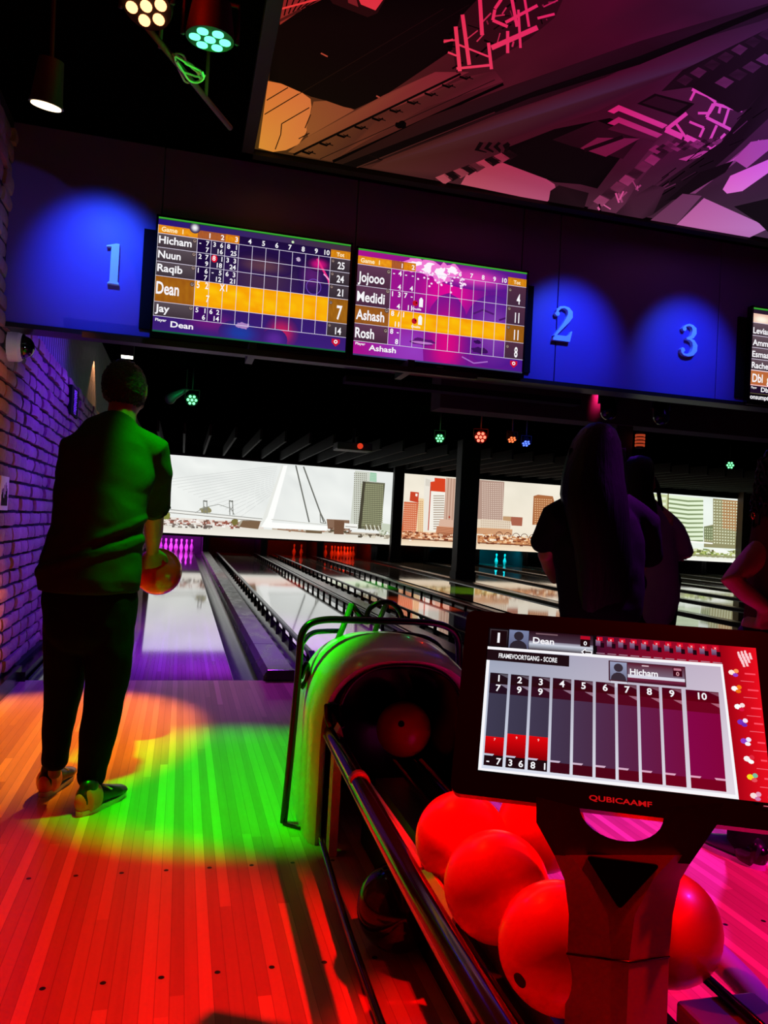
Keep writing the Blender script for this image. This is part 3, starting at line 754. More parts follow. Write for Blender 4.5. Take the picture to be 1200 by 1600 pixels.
# --- television 1
e, c, W = television(-.217, .866, 2.100, 2.735, 'left score television, yellow row for Dean, five players listed')
C1 = [.196 + .0703 * i for i in range(10)] + [.893]
R1 = [.14, .262, .385, .51, .735, .86]
c.rect(0, 0, W, 1, (26, 10, 52), (60, 30, 120)); c.bg = lambda u, v: [(26, 10, 52)[i] + ((60, 30, 120)[i] - (26, 10, 52)[i]) * max(0, min(1, v)) for i in range(3)]; c.hgrad(0, .016, W, .065, (40, 20, 120), (70, 50, 60))
c.soft(.95, .42, .42, .25, (70, 44, 74), (34, 12, 60)); c.soft(.95, .30, .30, .10, (96, 60, 74), (50, 30, 70))
c.soft(1.42, .33, .14, .16, (90, 30, 110), (36, 12, 62)); c.soft(.5, .86, .3, .12, (110, 26, 120), (50, 20, 100)); c.soft(.78, .93, .2, .12, (30, 60, 160), (60, 30, 120))
c.soft(1.16, .88, .17, .16, (200, 30, 90), (90, 20, 120)); c.soft(1.10, .95, .12, .1, (90, 40, 150), (120, 26, 110))
c.soft(1.48, .22, .12, .07, (220, 20, 130), (70, 14, 90)); c.path([(1.46, .17), (1.52, .26), (1.58, .35), (1.60, .42)], .02, (230, 40, 130)); c.path([(1.53, .3), (1.60, .36), (1.64, .35)], .012, (250, 170, 220))
c.k += 1
for q in range(20):
    a0, a1 = 2 * pi * q / 20, 2 * pi * (q + 1) / 20
    c.line((1.44 + .07 * cos(a0), .43 + .07 * sin(a0)), (1.44 + .07 * cos(a1), .43 + .07 * sin(a1)), .007, (110, 70, 180), lift=False)
c.blob(.80, .86, .06, .03, (170, 130, 190), 4); c.blob(1.28, .20, .02, .02, (190, 170, 200), 5)
header(c, W, C1, 3)
c.soft(.32, .05, .05, .05, (255, 255, 255), (150, 120, 190)); c.disc(1.22, .05, .012, .012, (210, 240, 190))
for i in range(5):
    if i == 3:
        gold(c, 0, R1[3], C1[0] * W, R1[4], 3, ((176, 112, 24), (150, 84, 20))); gold(c, C1[0] * W, R1[3], C1[10] * W, R1[4], 2); gold(c, C1[10] * W, R1[3], W, R1[4], 4, ((176, 112, 24), (140, 84, 20)))
    else:
        c.rect(0, R1[i], C1[0] * W, R1[i + 1], (88, 76, 84), (62, 50, 58)); c.rect(C1[10] * W, R1[i], W, R1[i + 1], (70, 58, 66), (52, 42, 50))
c.rect(C1[0] * W, .14, C1[1] * W, .51, (28, 10, 60)); c.rect(C1[1] * W, .14, C1[2] * W, .51, (40, 26, 66)); c.rect(C1[0] * W, R1[4], C1[2] * W, R1[5], (60, 14, 96))
c.disc(C1[1] * W + .035, R1[1] + .035, .028, .035, (226, 20, 50))
grid(c, W, C1, R1, 1); c.line((0, .065), (0, .86), .004, WH)
for (t, v, h, ft) in (('Hicham', .225, .066, .288), ('Nuun', .352, .066, .198), ('Raqib', .470, .066, .22), ('Dean', .665, .108, .20), ('Jay', .822, .066, .126)):
    c.text(t, .012, v, h, WH, fit=ft)
for i, v in enumerate((.165, .285, .405, .55, .76)): medal(c, .325, v); medal(c, (C1[10]) * W + .025, v + .005, .016)
for t, v, h, sx in (('25', .236, .065, .8), ('24', .36, .065, .8), ('21', .485, .065, .8), ('7', .70, .13, .6), ('14', .84, .065, .8)): c.text(t, W - .05, v, h, WH, 'r', sx=sx)
scores(c, W, C1, R1, [[('-', '7', '7'), ('3', '6', '16'), ('8', '1', '25')], [('2', '7', '9'), ('8', '1', '18'), ('3', '3', '24')], [('1', '6', '7'), ('-', '5', '12'), ('6', '3', '21')], [], [('5', '1', '6'), ('6', '2', '14')]])
for t, x, y in (('5', .365, .575), ('2', .44, .575), ('7', .455, .69), ('X', .57, .575), ('1', .63, .575)): c.text(t, x, y, .06, WH, sx=.7)
c.text('Player', .02, .905, .024, WH, sx=1.2); c.text('Dean', .155, .945, .052, WH, fit=.2)
c.poly([(1.64, .885), (1.72, .885), (1.72, .92), (1.68, .955), (1.64, .92)], (200, 16, 50)); c.disc(1.68, .91, .018, .018, WH); c.disc(1.68, .91, .009, .009, (200, 16, 50))
bar_green(c, W); c.rect(0, .985, W, 1, (20, 90, 60))
c.build('display', M_screen, e)
# --- television 2
e, c, W = television(.912, 1.990, 2.092, 2.722, 'right-hand neighbour score television with magenta picture and four players')
C2 = [.192 + .0695 * i for i in range(10)] + [.885]
R2 = [.145, .345, .53, .70, .865]
c.hgrad(0, 0, W, 1, (170, 18, 140), (70, 24, 140)); c.bg = lambda u, v: [(170, 18, 140)[i] + ((70, 24, 140)[i] - (170, 18, 140)[i]) * max(0, min(1, u / 1.778)) for i in range(3)]
for x, y, rx, ry, a in ((.95, .3, .45, .35, (226, 10, 150)), (.62, .9, .55, .35, (150, 60, 190)), (1.45, .62, .33, .36, (130, 60, 170)), (1.20, .12, .5, .12, (226, 60, 180))): c.soft(x, y, rx, ry, a, (130, 18, 140) if x < 1.3 else (70, 26, 140))
c.soft(.95, .80, .25, .5, (220, 10, 130), (160, 30, 150), 16)
c.blob(.70, .80, .12, .035, (90, 20, 110), 2); c.blob(.70, .81, .11, .012, (190, 120, 200), 6, .1); c.blob(1.30, .82, .09, .03, (60, 16, 90), 5); c.blob(1.28, .74, .04, .02, (50, 14, 80), 7)
c.path([(1.22, .47), (1.32, .42), (1.44, .45)], .018, (80, 26, 110)); c.path([(1.5, .5), (1.58, .47), (1.66, .5)], .018, (70, 22, 100)); c.path([(1.12, .9), (1.25, .95), (1.4, .92)], .012, (170, 110, 200))
for x, y, a, b_ in ((.50, .10, .12, .05), (.60, .07, .14, .05), (.74, .09, .13, .08), (.86, .12, .12, .09), (.97, .08, .10, .06)): c.blob(x, y, a, b_, (240, 120, 210), int(x * 50), .3); c.blob(x, y, a * .6, b_ * .6, (255, 244, 255), int(x * 70), .3)
R = random.Random(2)
c.k += 1
for i in range(40): x = R.uniform(.6, 1.12); y = .13 + abs(R.gauss(0, .07)); c.disc(x, y, .012, .01, (255, 226, 250), 6, lift=False); c.k += 1
header(c, W, C2, 2, .145)
for i in range(4):
    if i == 2:
        gold(c, 0, R2[2], C2[0] * W, R2[3], 3, ((170, 100, 30), (140, 80, 30))); gold(c, C2[0] * W, R2[2], C2[10] * W, R2[3], 6); gold(c, C2[10] * W, R2[2], W, R2[3], 4, ((160, 96, 24), (140, 84, 20)))
    else:
        c.rect(0, R2[i], C2[0] * W, R2[i + 1], (96, 56, 84), (72, 40, 62)); c.rect(C2[10] * W, R2[i], W, R2[i + 1], (80, 44, 66), (66, 40, 62))
grid(c, W, C2, R2, 1)
for t, v, ft in (('Jojooo', .305, .265), ('Medidi', .49, .277), ('Ashash', .66, .283), ('Rosh', .83, .19)): c.text(t, .012, v, .095, WH, fit=ft)
for v in (.18, .365, .55, .74): medal(c, .315, v, .022); medal(c, C2[10] * W + .03, v + .01, .018)
for t, v in (('4', .32), ('11', .505), ('11', .675), ('8', .845)): c.text(t, W - .06, v, .10, WH, 'r', sx=.55)
scores(c, W, C2, R2, [[('-', '4', '4'), ('-', '-', '4')], [('1', '3', '4'), ('7', '-', '11')], [('8', '/', '11'), ('1', '', '')], [('8', '-', '8')]])
for v in (.40, .57):
    c.disc(.60, v + .045, .028, .028, (190, 20, 40)); c.disc(.612, v + .04, .008, .008, (30, 0, 10)); c.rect(.64, v, .68, v + .075, WH); c.disc(.66, v, .014, .016, WH); c.text('Double', .575, v + .108, .022, WH)
c.text('Player', .02, .90, .024, WH, sx=1.2); c.text('Ashash', .155, .94, .052, WH, fit=.274)
c.poly([(1.64, .885), (1.72, .885), (1.72, .92), (1.68, .955), (1.64, .92)], (200, 16, 50)); c.disc(1.68, .91, .018, .018, WH); c.disc(1.68, .91, .009, .009, (200, 16, 50))
bar_green(c, W); c.rect(0, .985, W, 1, (60, 60, 110))
c.build('display', M_screen, e)
# --- television 3
e, c, W = television(3.665, 4.75, 2.085, 2.715, 'score television cut off by the right edge of the photo')
c.rect(0, 0, W, 1, (40, 24, 44), (30, 14, 40)); c.rect(0, .06, W, .16, (240, 200, 180), (226, 150, 130)); c.soft(.12, .12, .14, .06, (255, 250, 230), (236, 190, 170))
rows = [.16, .30, .43, .555, .675]
for i in range(4): c.rect(0, rows[i], .36, rows[i + 1], (100, 80, 90), (64, 50, 60)); c.line((0, rows[i + 1]), (W, rows[i + 1]), .008, (230, 210, 226))
gold(c, 0, .675, W, .835, 3, ((206, 128, 56), (176, 90, 56))); c.line((0, .675), (W, .675), .01, (255, 210, 200)); c.line((0, .835), (W, .835), .01, (255, 200, 200)); c.line((.005, .675), (.005, .835), .01, (255, 200, 200))
for t, v in (('Levian', .275), ('Ammar', .405), ('Esmaa', .53), ('Rachel', .65)): c.text(t, .015, v, .066, WH)
c.text('Dbl', .03, .80, .09, WH, sx=.8); c.text('g', .22, .80, .09, WH, sx=.8); c.disc(.385, .73, .025, .03, (120, 20, 30)); c.text('Player', .02, .872, .022, WH); c.text('Dbl', .15, .90, .05, WH, sx=1.2)
c.rect(0, .925, W, 1.0, (12, 6, 14)); c.line((0, .925), (W, .925), .004, (120, 110, 70)); c.text('onsumptie', .01, .985, .05, WH)
grid(c, W, [.36 / W + .07 * i for i in range(9)], rows, 1); bar_green(c, W)
c.build('display', M_screen, e)

# ================================================================== LANE NUMBERS (solid serif numerals)
M_num = mat('pale blue numeral face', (190, 240, 255), .4)
def stroke(pts, ws):
    """variable width stroke outline"""
    L, R_ = [], []
    for i, (x, y) in enumerate(pts):
        a = pts[max(i - 1, 0)]; b_ = pts[min(i + 1, len(pts) - 1)]; dx, dy = b_[0] - a[0], b_[1] - a[1]; l = math.hypot(dx, dy)
        nx, ny = -dy / l, dx / l; w_ = ws[i] / 2; L.append((x + nx * w_, y + ny * w_)); R_.append((x - nx * w_, y - ny * w_))
    return L + R_[::-1]
NUMS = {
 '1': [[(.36, 0), (.64, 0), (.62, .04), (.60, .06), (.60, 1.0), (.52, 1.0), (.30, .93), (.30, .90), (.41, .91), (.41, .06), (.38, .03)]],
 '2': [stroke([(.27, .76), (.30, .86), (.38, .94), (.50, .965), (.62, .93), (.69, .84), (.69, .72), (.62, .60), (.50, .44), (.36, .27), (.24, .12)], [.05, .07, .07, .06, .09, .15, .17, .14, .10, .07, .06]),
       [(.20, 0), (.72, 0), (.78, .30), (.74, .30), (.69, .21), (.60, .15), (.30, .15), (.20, .07)], [(.22, .76), (.26, .70), (.34, .70), (.37, .76), (.34, .81), (.27, .82)]],
 '3': [stroke([(.28, .84), (.36, .93), (.47, .965), (.58, .94), (.66, .86), (.66, .74), (.60, .62), (.50, .56), (.40, .54)], [.05, .06, .06, .08, .14, .16, .12, .07, .05]),
       stroke([(.40, .54), (.52, .54), (.64, .48), (.71, .36), (.70, .22), (.62, .10), (.48, .035), (.34, .05), (.25, .13)], [.05, .06, .10, .16, .17, .13, .07, .06, .06]),
       [(.22, .20), (.24, .12), (.32, .11), (.37, .17), (.34, .24), (.27, .26)], [(.24, .84), (.28, .77), (.36, .77), (.39, .83), (.36, .88), (.29, .90)]],
}
for ch_, cx, z0, z1, lab in (('1', -.437, 2.343, 2.565, 'pale blue raised numeral 1 on the board left of the televisions'), ('2', 2.275, 2.335, 2.56, 'pale blue raised numeral 2 on the board right of the televisions'),
                             ('3', 3.20, 2.335, 2.555, 'pale blue raised numeral 3 on the board, rightmost of the numerals')):
    bm = bmesh.new(); h = z1 - z0
    fr = (Vector((cx - .5 * h, 4.43, z0)), Vector((h, 0, 0)), Vector((0, 0, h)), Vector((0, 1, 0)))
    for i, ol in enumerate(NUMS[ch_]):
        f = (fr[0] + Vector((0, .0006 * i, 0)),) + fr[1:]
        prism(bm, ol, f, .031)
    o = obj('lane_number', bm, M_num); tag(o, lab, 'lane number', 'raised lane numbers')

# ================================================================== CEILING PICTURE (glowing print lying in the ceiling, coloured light painted in)
ZM = 3.10
P3 = lambda u, v: (400 + u * .66667, v * .66667)      # wide crop
e = empty('ceiling_picture', (.27, 4.2, ZM), 'large backlit ceiling picture of a street seen in orange, magenta and purple', 'ceiling picture')  # not backlit: the print itself glows, coloured light painted in
c = Canvas(lambda u, v: atZ(u, v, ZM - .004), (0, 0, -1), .00006)
def tint(x, y):
    """coloured light painted into the print: orange left, red top, magenta, purple right"""
    t = max(0, min(1, (x - 400) / 800)); r = max(0, min(1, 1 - y / 260.))
    A = (255, 165, 60); B = (225, 70, 80); C = (215, 30, 110); D = (200, 80, 215)
    if t < .35: k = t / .35; q = [A[i] + (B[i] - A[i]) * k for i in range(3)]
    elif t < .7: k = (t - .35) / .35; q = [B[i] + (C[i] - B[i]) * k for i in range(3)]
    else: k = (t - .7) / .3; q = [C[i] + (D[i] - C[i]) * k for i in range(3)]
    rd = max(0, r - .35) * (1 - t) * 1.6; rd = min(1, rd); q = [q[0], q[1] * (1 - .65 * rd), q[2] * (1 - .1 * rd)]
    w_ = max(0, min(1, (y - 240) / 90.)) * .6; q = [q[i] + (225 - q[i]) * w_ * (.8, .62, .72)[i] for i in range(3)]
    return q
def shade(pts, v, dv=0):
    return [tuple(max(0, q * (v + dv * (i % 2))) for q in tint(*p)) for i, p in enumerate(pts)]
def mp(pts, v, dv=0, lift=True):
    p = [P3(*q) for q in pts]; c.poly(p, (0, 0, 0), shade(p, v, dv), lift)
def mline(a, b_, w_, v, lift=True):
    a, b_ = P3(*a), P3(*b_); dx, dy = b_[0] - a[0], b_[1] - a[1]; l = math.hypot(dx, dy); nx, ny = -dy / l * w_ / 2, dx / l * w_ / 2
    p = [(a[0] + nx, a[1] + ny), (b_[0] + nx, b_[1] + ny), (b_[0] - nx, b_[1] - ny), (a[0] - nx, a[1] - ny)]; c.poly(p, None, shade(p, v), lift)
# far edge row runs from px (402,234) to (1200,371); picture continues back over the viewer
n = 40
edge = lambda u: 234 + (u - 402) * .1717
c.k += 1
for i in range(n):
    for j in range(12):
        pp = []
        for a, b_ in ((i, j), (i + 1, j), (i + 1, j + 1), (i, j + 1)):
            # physical rectangle on the ceiling plane
            X = .262 + (6.2 - .262) * a / n; Y = 4.19 - 2.9 * b_ / 12
            d = Vector((X, Y, ZM)) - EYE; pz = d.dot(CF); pp.append((600 + 1200 * d.dot(CR) / pz, 800 + 1200 * d.dot(CD) / pz))
        K = []
        for p in pp:
            nn = .5 + .5 * noise.fractal(Vector((p[0] * .006, p[1] * .009, 1)), .8, 2, 4)
            K.append(tuple(q * (.24 + .14 * nn) for q in tint(*p)))
        c.poly(pp, None, K, lift=False)
def clipx(u): return u
# bright paper sky at lower left
mp([(28, 190), (60, 196), (105, 215), (128, 232), (130, 250), (118, 310), (100, 338), (70, 352), (40, 356), (6, 347)], .86)
mp([(135, 238), (165, 236), (215, 250), (230, 258), (122, 320), (118, 300)], .58)
for a, b_ in (((25, 235), (75, 205)), ((20, 268), (100, 220)), ((60, 290), (125, 252)), ((60, 290), (58, 315)), ((58, 315), (45, 350)), ((100, 325), (125, 312)), ((115, 300), (128, 268))): mline(a, b_, 1.6, .12)
# dark building mass, upper left
mp([(52, -6), (44, 60), (30, 188), (60, 196), (128, 226), (165, 236), (205, 250), (232, 256), (300, 224), (330, 205), (470, 110), (500, 60), (560, -6)], .05, .02)
mp([(170, -6), (305, -6), (285, 30), (262, 40), (180, 8)], .16); mp([(240, -4), (300, -4), (280, 24), (246, 10)], .95); mp([(215, -4), (235, -4), (240, 16), (216, 6)], .5)
mp([(56, -4), (160, -4), (110, 20), (56, 58)], .55); 
for i in range(7): mline((60 + i * 15, -4), (56 + i * 10, 40 - i * 4), 2.2, .08, lift=(i == 0))
mline((52, 50), (105, 22), 4, .30); mline((60, 20), (150, -4), 3, .95)
mline((75, 235), (440, 20), 1.0, .14); mline((200, 190), (500, 10), 1.0, .11)
for x, y in ((152, 124), (160, 128), (282, 224), (286, 230)): mline((x, y), (x + 8, y + 4), 2.2, .7)
# long roof edge with brackets running diagonally
mp([(75, 356), (118, 322), (300, 222), (420, 168), (500, 168), (470, 182), (180, 340), (150, 368)], .50, .05)
mp([(95, 362), (300, 262), (500, 178), (560, 165), (580, 190), (400, 250), (230, 345), (180, 378)], .42, -.08)
mline((88, 362), (480, 172), 3.6, .05); mline((180, 378), (580, 196), 4.6, .03); mline((150, 372), (560, 186), 1.2, .12)
for i in range(10):
    x = 118 + i * 41; y = 352 - i * 19.5
    mline((x - 10, y + 2), (x + 8, y + 8), 3.4, .03, lift=(i == 0)); mline((x + 6, y + 8), (x + 16, y + 2), 2.4, .03, lift=False); mline((x + 4, y + 2), (x + 22, y + 8), 1.6, .10, lift=False)
c.blob(*P3(340, 292), 9, 6, tuple(q * .03 for q in tint(620, 190)), 3)
mp([(185, 380), (400, 275), (600, 200), (900, 95), (1205, 5), (1205, 42), (940, 120), (800, 190), (560, 270), (300, 376), (240, 392)], .16, .03)
mp([(200, 385), (420, 300), (660, 210), (900, 130), (1205, 10), (1205, 24), (900, 150), (640, 230), (430, 318), (236, 392)], .06)
mline((236, 392), (560, 262), 1.6, .30); mline((262, 362), (420, 420), 1.6, .08)
mp([(300, 372), (560, 272), (820, 180), (1205, 40), (1205, 90), (980, 170), (800, 260), (580, 330), (480, 405), (420, 420), (270, 392)], .33, -.06)
# bright sign tangle at top centre
mp([(478, 40), (520, -4), (720, -4), (700, 40), (640, 90), (560, 140), (470, 170), (460, 110)], .22)
for i in range(26):
    R = random.Random(40 + i); x = R.uniform(465, 690); y = R.uniform(0, 160) * (1 - (x - 465) / 420)
    mline((x, y), (x + R.uniform(-36, 36), y + R.uniform(-30, 30)), R.uniform(1.5, 3), R.choice((.04, .04, .9, .6)), lift=True)
for a, b_, w_ in (((468, 60), (478, 165), 6), ((484, 32), (500, 150), 6), ((525, -4), (530, 80), 6), ((545, 98), (552, 160), 5), ((552, 110), (660, 62), 8), ((560, 20), (555, 45), 5), ((555, 45), (590, 60), 5), ((575, -4), (560, 18), 5), ((600, -4), (612, 60), 5), ((585, 50), (660, 10), 5), ((615, 20), (620, 110), 4), ((630, -4), (640, 60), 4), ((590, 70), (590, 122), 5), ((450, 120), (470, 128), 3), ((440, 96), (462, 90), 3), ((660, 40), (700, 30), 4), ((470, 158), (550, 150), 4), ((470, 100), (545, 130), 3)):
    mline(a, b_, w_, 1.05)
# upside-down row of houses lower centre
mp([(480, 430), (500, 395), (585, 378), (640, 392), (700, 430), (704, 446), (682, 472)], .80, -.05)
mp([(585, 345), (700, 300), (850, 270), (890, 320), (800, 440), (760, 430), (700, 425), (575, 378), (578, 352)], .05, .02)
for i in range(9):
    x = 420 + i * 19; y = 414 - i * 7
    mp([(x, y), (x + 22, y - 9), (x + 42, y + 4), (x + 22, y + 16)], (.72, .08, .6, .1, .35)[i % 5], .04, lift=(i == 0))
for i in range(7): mp([(512 + i * 11, 350 - i * 2), (524 + i * 11, 330), (548 + i * 8, 336), (540 + i * 8, 356)], (.07, .26)[i % 2], .02)
mp([(690, 445), (710, 432), (780, 450), (768, 490), (685, 475)], .12, .03)
mp([(770, 492), (880, 400), (960, 300), (1000, 300), (900, 420), (850, 500)], .34, .08)
for i in range(9): mp([(790 + i * 20, 470 - i * 16), (806 + i * 20, 455 - i * 16), (828 + i * 20, 466 - i * 16), (812 + i * 20, 482 - i * 16)], (.62, .22, .45)[i % 3], .05, lift=(i == 0))
# striped awning, monitor and white chairs
mp([(695, 325), (800, 280), (900, 320), (860, 370), (740, 340)], .16, .04); mp([(760, 345), (800, 320), (900, 322), (820, 365)], .52); mline((770, 350), (860, 318), 6, .12)
for i in range(4): mp([(824 + i * 0, 258 + i * 14), (850, 243 + i * 14), (965 - i * 6, 290 + i * 11), (950 - i * 6, 304 + i * 9)], (1., .3, .85, .35)[i], -.05)
mp([(893, 240), (935, 216), (1028, 240), (990, 272)], .10); mp([(905, 238), (938, 222), (1012, 242), (982, 262)], .20)
mp([(950, 300), (1010, 262), (1060, 300), (1120, 330), (1040, 348)], .30)
for a, b_, w_ in (((1022, 206), (1060, 222), 5), ((1060, 222), (1078, 236), 5), ((1078, 236), (1062, 262), 5), ((1062, 262), (1036, 262), 4), ((1030, 208), (1018, 232), 4), ((1072, 240), (1140, 256), 5), ((1072, 240), (1056, 272), 5), ((1056, 272), (1112, 300), 5), ((1112, 240), (1096, 290), 4), ((1112, 300), (1120, 320), 5), ((1120, 320), (1062, 344), 5), ((1016, 282), (1050, 296), 4), ((1050, 296), (1040, 318), 4), ((962, 300), (1010, 262), 6), ((960, 300), (1000, 318), 9), ((985, 286), (1015, 330), 4), ((1006, 318), (1040, 334), 10), ((1040, 336), (1080, 340), 5), ((1090, 240), (1085, 262), 4), ((1080, 290), (1062, 330), 4), ((1100, 310), (1075, 335), 4)): mline(a, b_, w_, 1.05)
for i in range(10): mp([(920 + i * 16, 348 - i * 2), (938 + i * 16, 336 - i * 2), (958 + i * 16, 346 - i * 2), (940 + i * 16, 358 - i * 2)], (.6, .2, .4)[i % 3], lift=(i == 0))
mp([(990, 370), (1050, 350), (1080, 352), (1010, 374)], .85)
# right: window rows and tree roots
mp([(1000, 160), (1205, 60), (1205, 230), (1130, 260), (1020, 200), (950, 210)], .12, .03)
for i in range(8):
    x = 985 + i * 32; y = 185 - i * 18
    mp([(x, y), (x + 20, y - 14), (x + 40, y - 4), (x + 22, y + 12)], (.22, .34, .18)[i % 3], .05, lift=(i == 0)); mp([(x + 90, y + 5), (x + 112, y - 10), (x + 136, y + 2), (x + 116, y + 18)], (.42, .2, .3)[i % 3], .05, lift=False)
mp([(880, 480), (960, 420), (1090, 330), (1160, 240), (1205, 190), (1205, 270), (1120, 350), (1040, 420), (930, 500)], .13, .05)
for i in range(22):
    R = random.Random(80 + i); t = R.random(); x = 890 + 300 * t; y = 470 - 230 * t + R.uniform(-14, 40)
    mline((x, y), (x + 34, y - R.uniform(14, 30)), R.uniform(.8, 1.8), R.choice((.02, .42, .03, .3)), lift=True)
mp([(1000, 450), (1110, 372), (1160, 330), (1190, 322), (1120, 380), (1030, 450)], .55, .05); mline((1080, 400), (1180, 325), 3, .9)
mp([(1120, 370), (1160, 328), (1200, 322), (1205, 345), (1150, 390)], .82); mp([(1094, 440), (1112, 408), (1205, 368), (1205, 398), (1140, 444), (1104, 450)], 1.05)
mp([(1040, 400), (1120, 372), (1100, 400), (1000, 460), (960, 468)], .10)
mp([(840, 500), (880, 460), (930, 430), (960, 435), (930, 500), (890, 515)], .2, .1)
for i in range(12):
    R = random.Random(120 + i); x = R.uniform(800, 900); y = 500 - (x - 800) * .6 + R.uniform(-10, 10)
    mline((x, y), (x + R.uniform(-20, 20), y - R.uniform(5, 24)), R.uniform(1, 3.4), R.choice((.95, .7, .04)), lift=True)
mp([(918, 518), (1000, 450), (1045, 455), (980, 528)], .50); mp([(980, 528), (1050, 460), (1205, 530), (1150, 556)], .88, -.03)
mp([(1120, 480), (1205, 460), (1205, 545), (1180, 520)], .10)
c.build('print', M_print, e)
bm = bmesh.new()
for a, b_, q, r in ((.20, .262, 1.2, 4.25), (6.2, 6.26, 1.2, 4.25)): bx(a, b_, q, r, ZM - .03, ZM + .02, bm)
bx(.20, 6.26, 4.19, 4.25, ZM - .03, ZM + .02, bm); bx(.20, 6.26, 1.23, 1.29, ZM - .03, ZM + .02, bm); bx(.22, 6.24, 1.25, 4.24, ZM + .012, ZM + .03, bm)
obj('frame', bm, M_black, e)
# ================================================================== LIGHT FIXTURES
def par_light(loc, aim, colname, col, label, r=.085, strength=8, hang=CEIL + .15, group='coloured stage lights'):
    loc = Vector(loc); a = (Vector(aim) - loc).normalized()
    e = empty('stage_light', loc, label, 'stage light', group)
    q = a.to_track_quat('Z', 'Y').to_matrix()
    T = lambda p: loc + q @ Vector(p)
    bm = bmesh.new()
    chain(bm, [T((0, 0, -.13)), T((0, 0, -.125)), T((0, 0, -.02)), T((0, 0, 0))], [r * .55, r * .8, r, r], 24, side=q @ Vector((1, 0, 0)), dome=False)
    obj('housing', bm, M_black, e, smooth=True, angle=40)
    for i in range(7):
        p = (0, 0) if i == 0 else (r * .62 * cos(i * pi / 3), r * .62 * sin(i * pi / 3))
        bm = bmesh.new(); cyl(bm, T((p[0], p[1], .002)), r * .235, .006, a, 14)
        obj('lens', bm, led('led ' + colname, col, strength), e, smooth=True, angle=40)
    bm = bmesh.new()
    sd = q @ Vector((1, 0, 0))
    top = Vector((loc.x, loc.y, min(hang, loc.z + .30)))
    tube(bm, [loc + sd * (r + .01), loc + sd * (r + .01) + Vector((0, 0, .14)), loc - sd * (r + .01) + Vector((0, 0, .14)), loc - sd * (r + .01)], .008, 8)
    tube(bm, [loc + Vector((0, 0, .14)), Vector((loc.x, loc.y, hang))], .01, 8)
    obj('yoke', bm, M_black, e, smooth=True)
    return e
LG = (.18, 1, .35); LR = (1, .10, .06); LO = (1, .16, .05); LB = (.08, .16, 1)
par_light((.0, 2.80, 2.80), (.0, 3.0, 0), 'green', (.10, 1, .36), 'green seven-lens stage light on the ceiling left of the picture', strength=3.2)
par_light((-.215, 2.72, 2.82), (-.5, 2.1, 1.4), 'red', (1, .30, .12), 'red seven-lens stage light cut by the top edge of the photo', strength=4.5)
FAR = [((687, 685), 'far green', LG, 'far green stage light, nearest to the ceiling projector'), ((751, 683), 'far red', LR, 'far red stage light glowing over the wide column'),
       ((800, 687), 'far orange', LO, 'small far orange stage light between the red and the blue one'), ((822, 693), 'far blue', LB, 'far blue stage light left of the long-haired woman'),
       ((300, 625), 'far green two', LG, 'far green stage light right of the bowler'), ((1141, 727), 'far green three', LG, 'far green stage light at the right, above the round building picture')]
for i, ((x, y), cn, cc, lab) in enumerate(FAR):
    p = atZ(x, y, 2.70)
    par_light(p, (p.x * (.3 if i not in (2, 3) else .9), 2., .6 if i not in (2, 3) else -9), cn, cc, lab, r=.085 if i != 1 else .11, strength=(2.2, 4, 2, 2.4, 2.2, 2.2)[i])
for (x, y), nm, cc, en in (((687, 685), 'glow_green', (0, 1, .2), 3), ((751, 683), 'glow_red', (1, .02, 0), 8), ((822, 693), 'glow_blue', (.03, .05, 1), 5), ((300, 625), 'glow_green', (0, 1, .2), 2)):
    p = atZ(x, y, 2.70); l = bpy.data.lights.new(nm, 'POINT'); l.color = cc; l.energy = en; l.shadow_soft_size = .04
    q = bpy.data.objects.new(nm, l); COL.objects.link(q); q.location = p + Vector((0, -.25, .02))
# coloured light on the lanes from spots over them, without fixtures
spot('fill_lane_red', (3.6, 12.2, 2.7), (1.75, 13.6, 0), (1, .02, 0), 900, 34, .8, .1)
spot('fill_lane_green', (4.6, 15.2, 2.7), (3.5, 13.9, 0), (.02, 1, .03), 800, 34, .8, .1)
spot('fill_lane_green_far', (6.4, 12.2, 2.7), (5.0, 13.2, 0), (.35, 1, .03), 500, 34, .8, .1)
spot('fill_lane_amber', (4.4, 9.3, 2.7), (3.3, 10.6, 0), (1, .10, .03), 600, 34, .8, .1)
spot('fill_lane_rose', (4.2, 7.2, 2.7), (3.3, 8.7, 0), (1, .02, .25), 700, 34, .8, .1)
spot('fill_lane_blue', (4.5, 5.5, 2.7), (4.9, 7.4, 0), (.15, .03, 1), 600, 60, .8, .1)
spot('fill_lane_spot', (-.5, 7.2, 2.9), (-.55, 7.8, 0), (1, .25, .02), 60, 16, .8, .02)
# yoke pipe, hanging cables
bm = tube(bmesh.new(), [atZ(228, 40, 2.86), atZ(360, 200, 2.86)], .012, 8)
tube(bm, [atZ(250, 75, 2.86), atZ(250, 75, 2.86) + Vector((0, 0, .3))], .008, 8, 0); tube(bm, [atZ(322, 150, 2.86), atZ(322, 150, 2.86) + Vector((0, 0, .3))], .008, 8)
o = obj('ceiling_pipe', bm, mat('dull grey pipe', (90, 84, 80), .5), smooth=True); tag(o, 'thin ceiling pipe running down from the red stage light past the green one', 'pipe')
bm = bmesh.new(); R = random.Random(5)
for k in range(5):
    pts = [];
    for i in range(7):
        t = i / 6; x = 272 + 45 * t + R.uniform(-5, 5); y = 86 + 34 * t + (10 + 5 * k) * sin(pi * t) * (1 if k % 2 else -.3) + R.uniform(-3, 3)
        pts.append(atZ(x, y, 2.83 + .012 * k))
    tube(bm, pts, .0045, 6, 2)
tube(bm, [atZ(*p, 2.80) for p in ((316, 112), (320, 122), (310, 130), (296, 128), (286, 112), (276, 96))], .004, 6, 2)
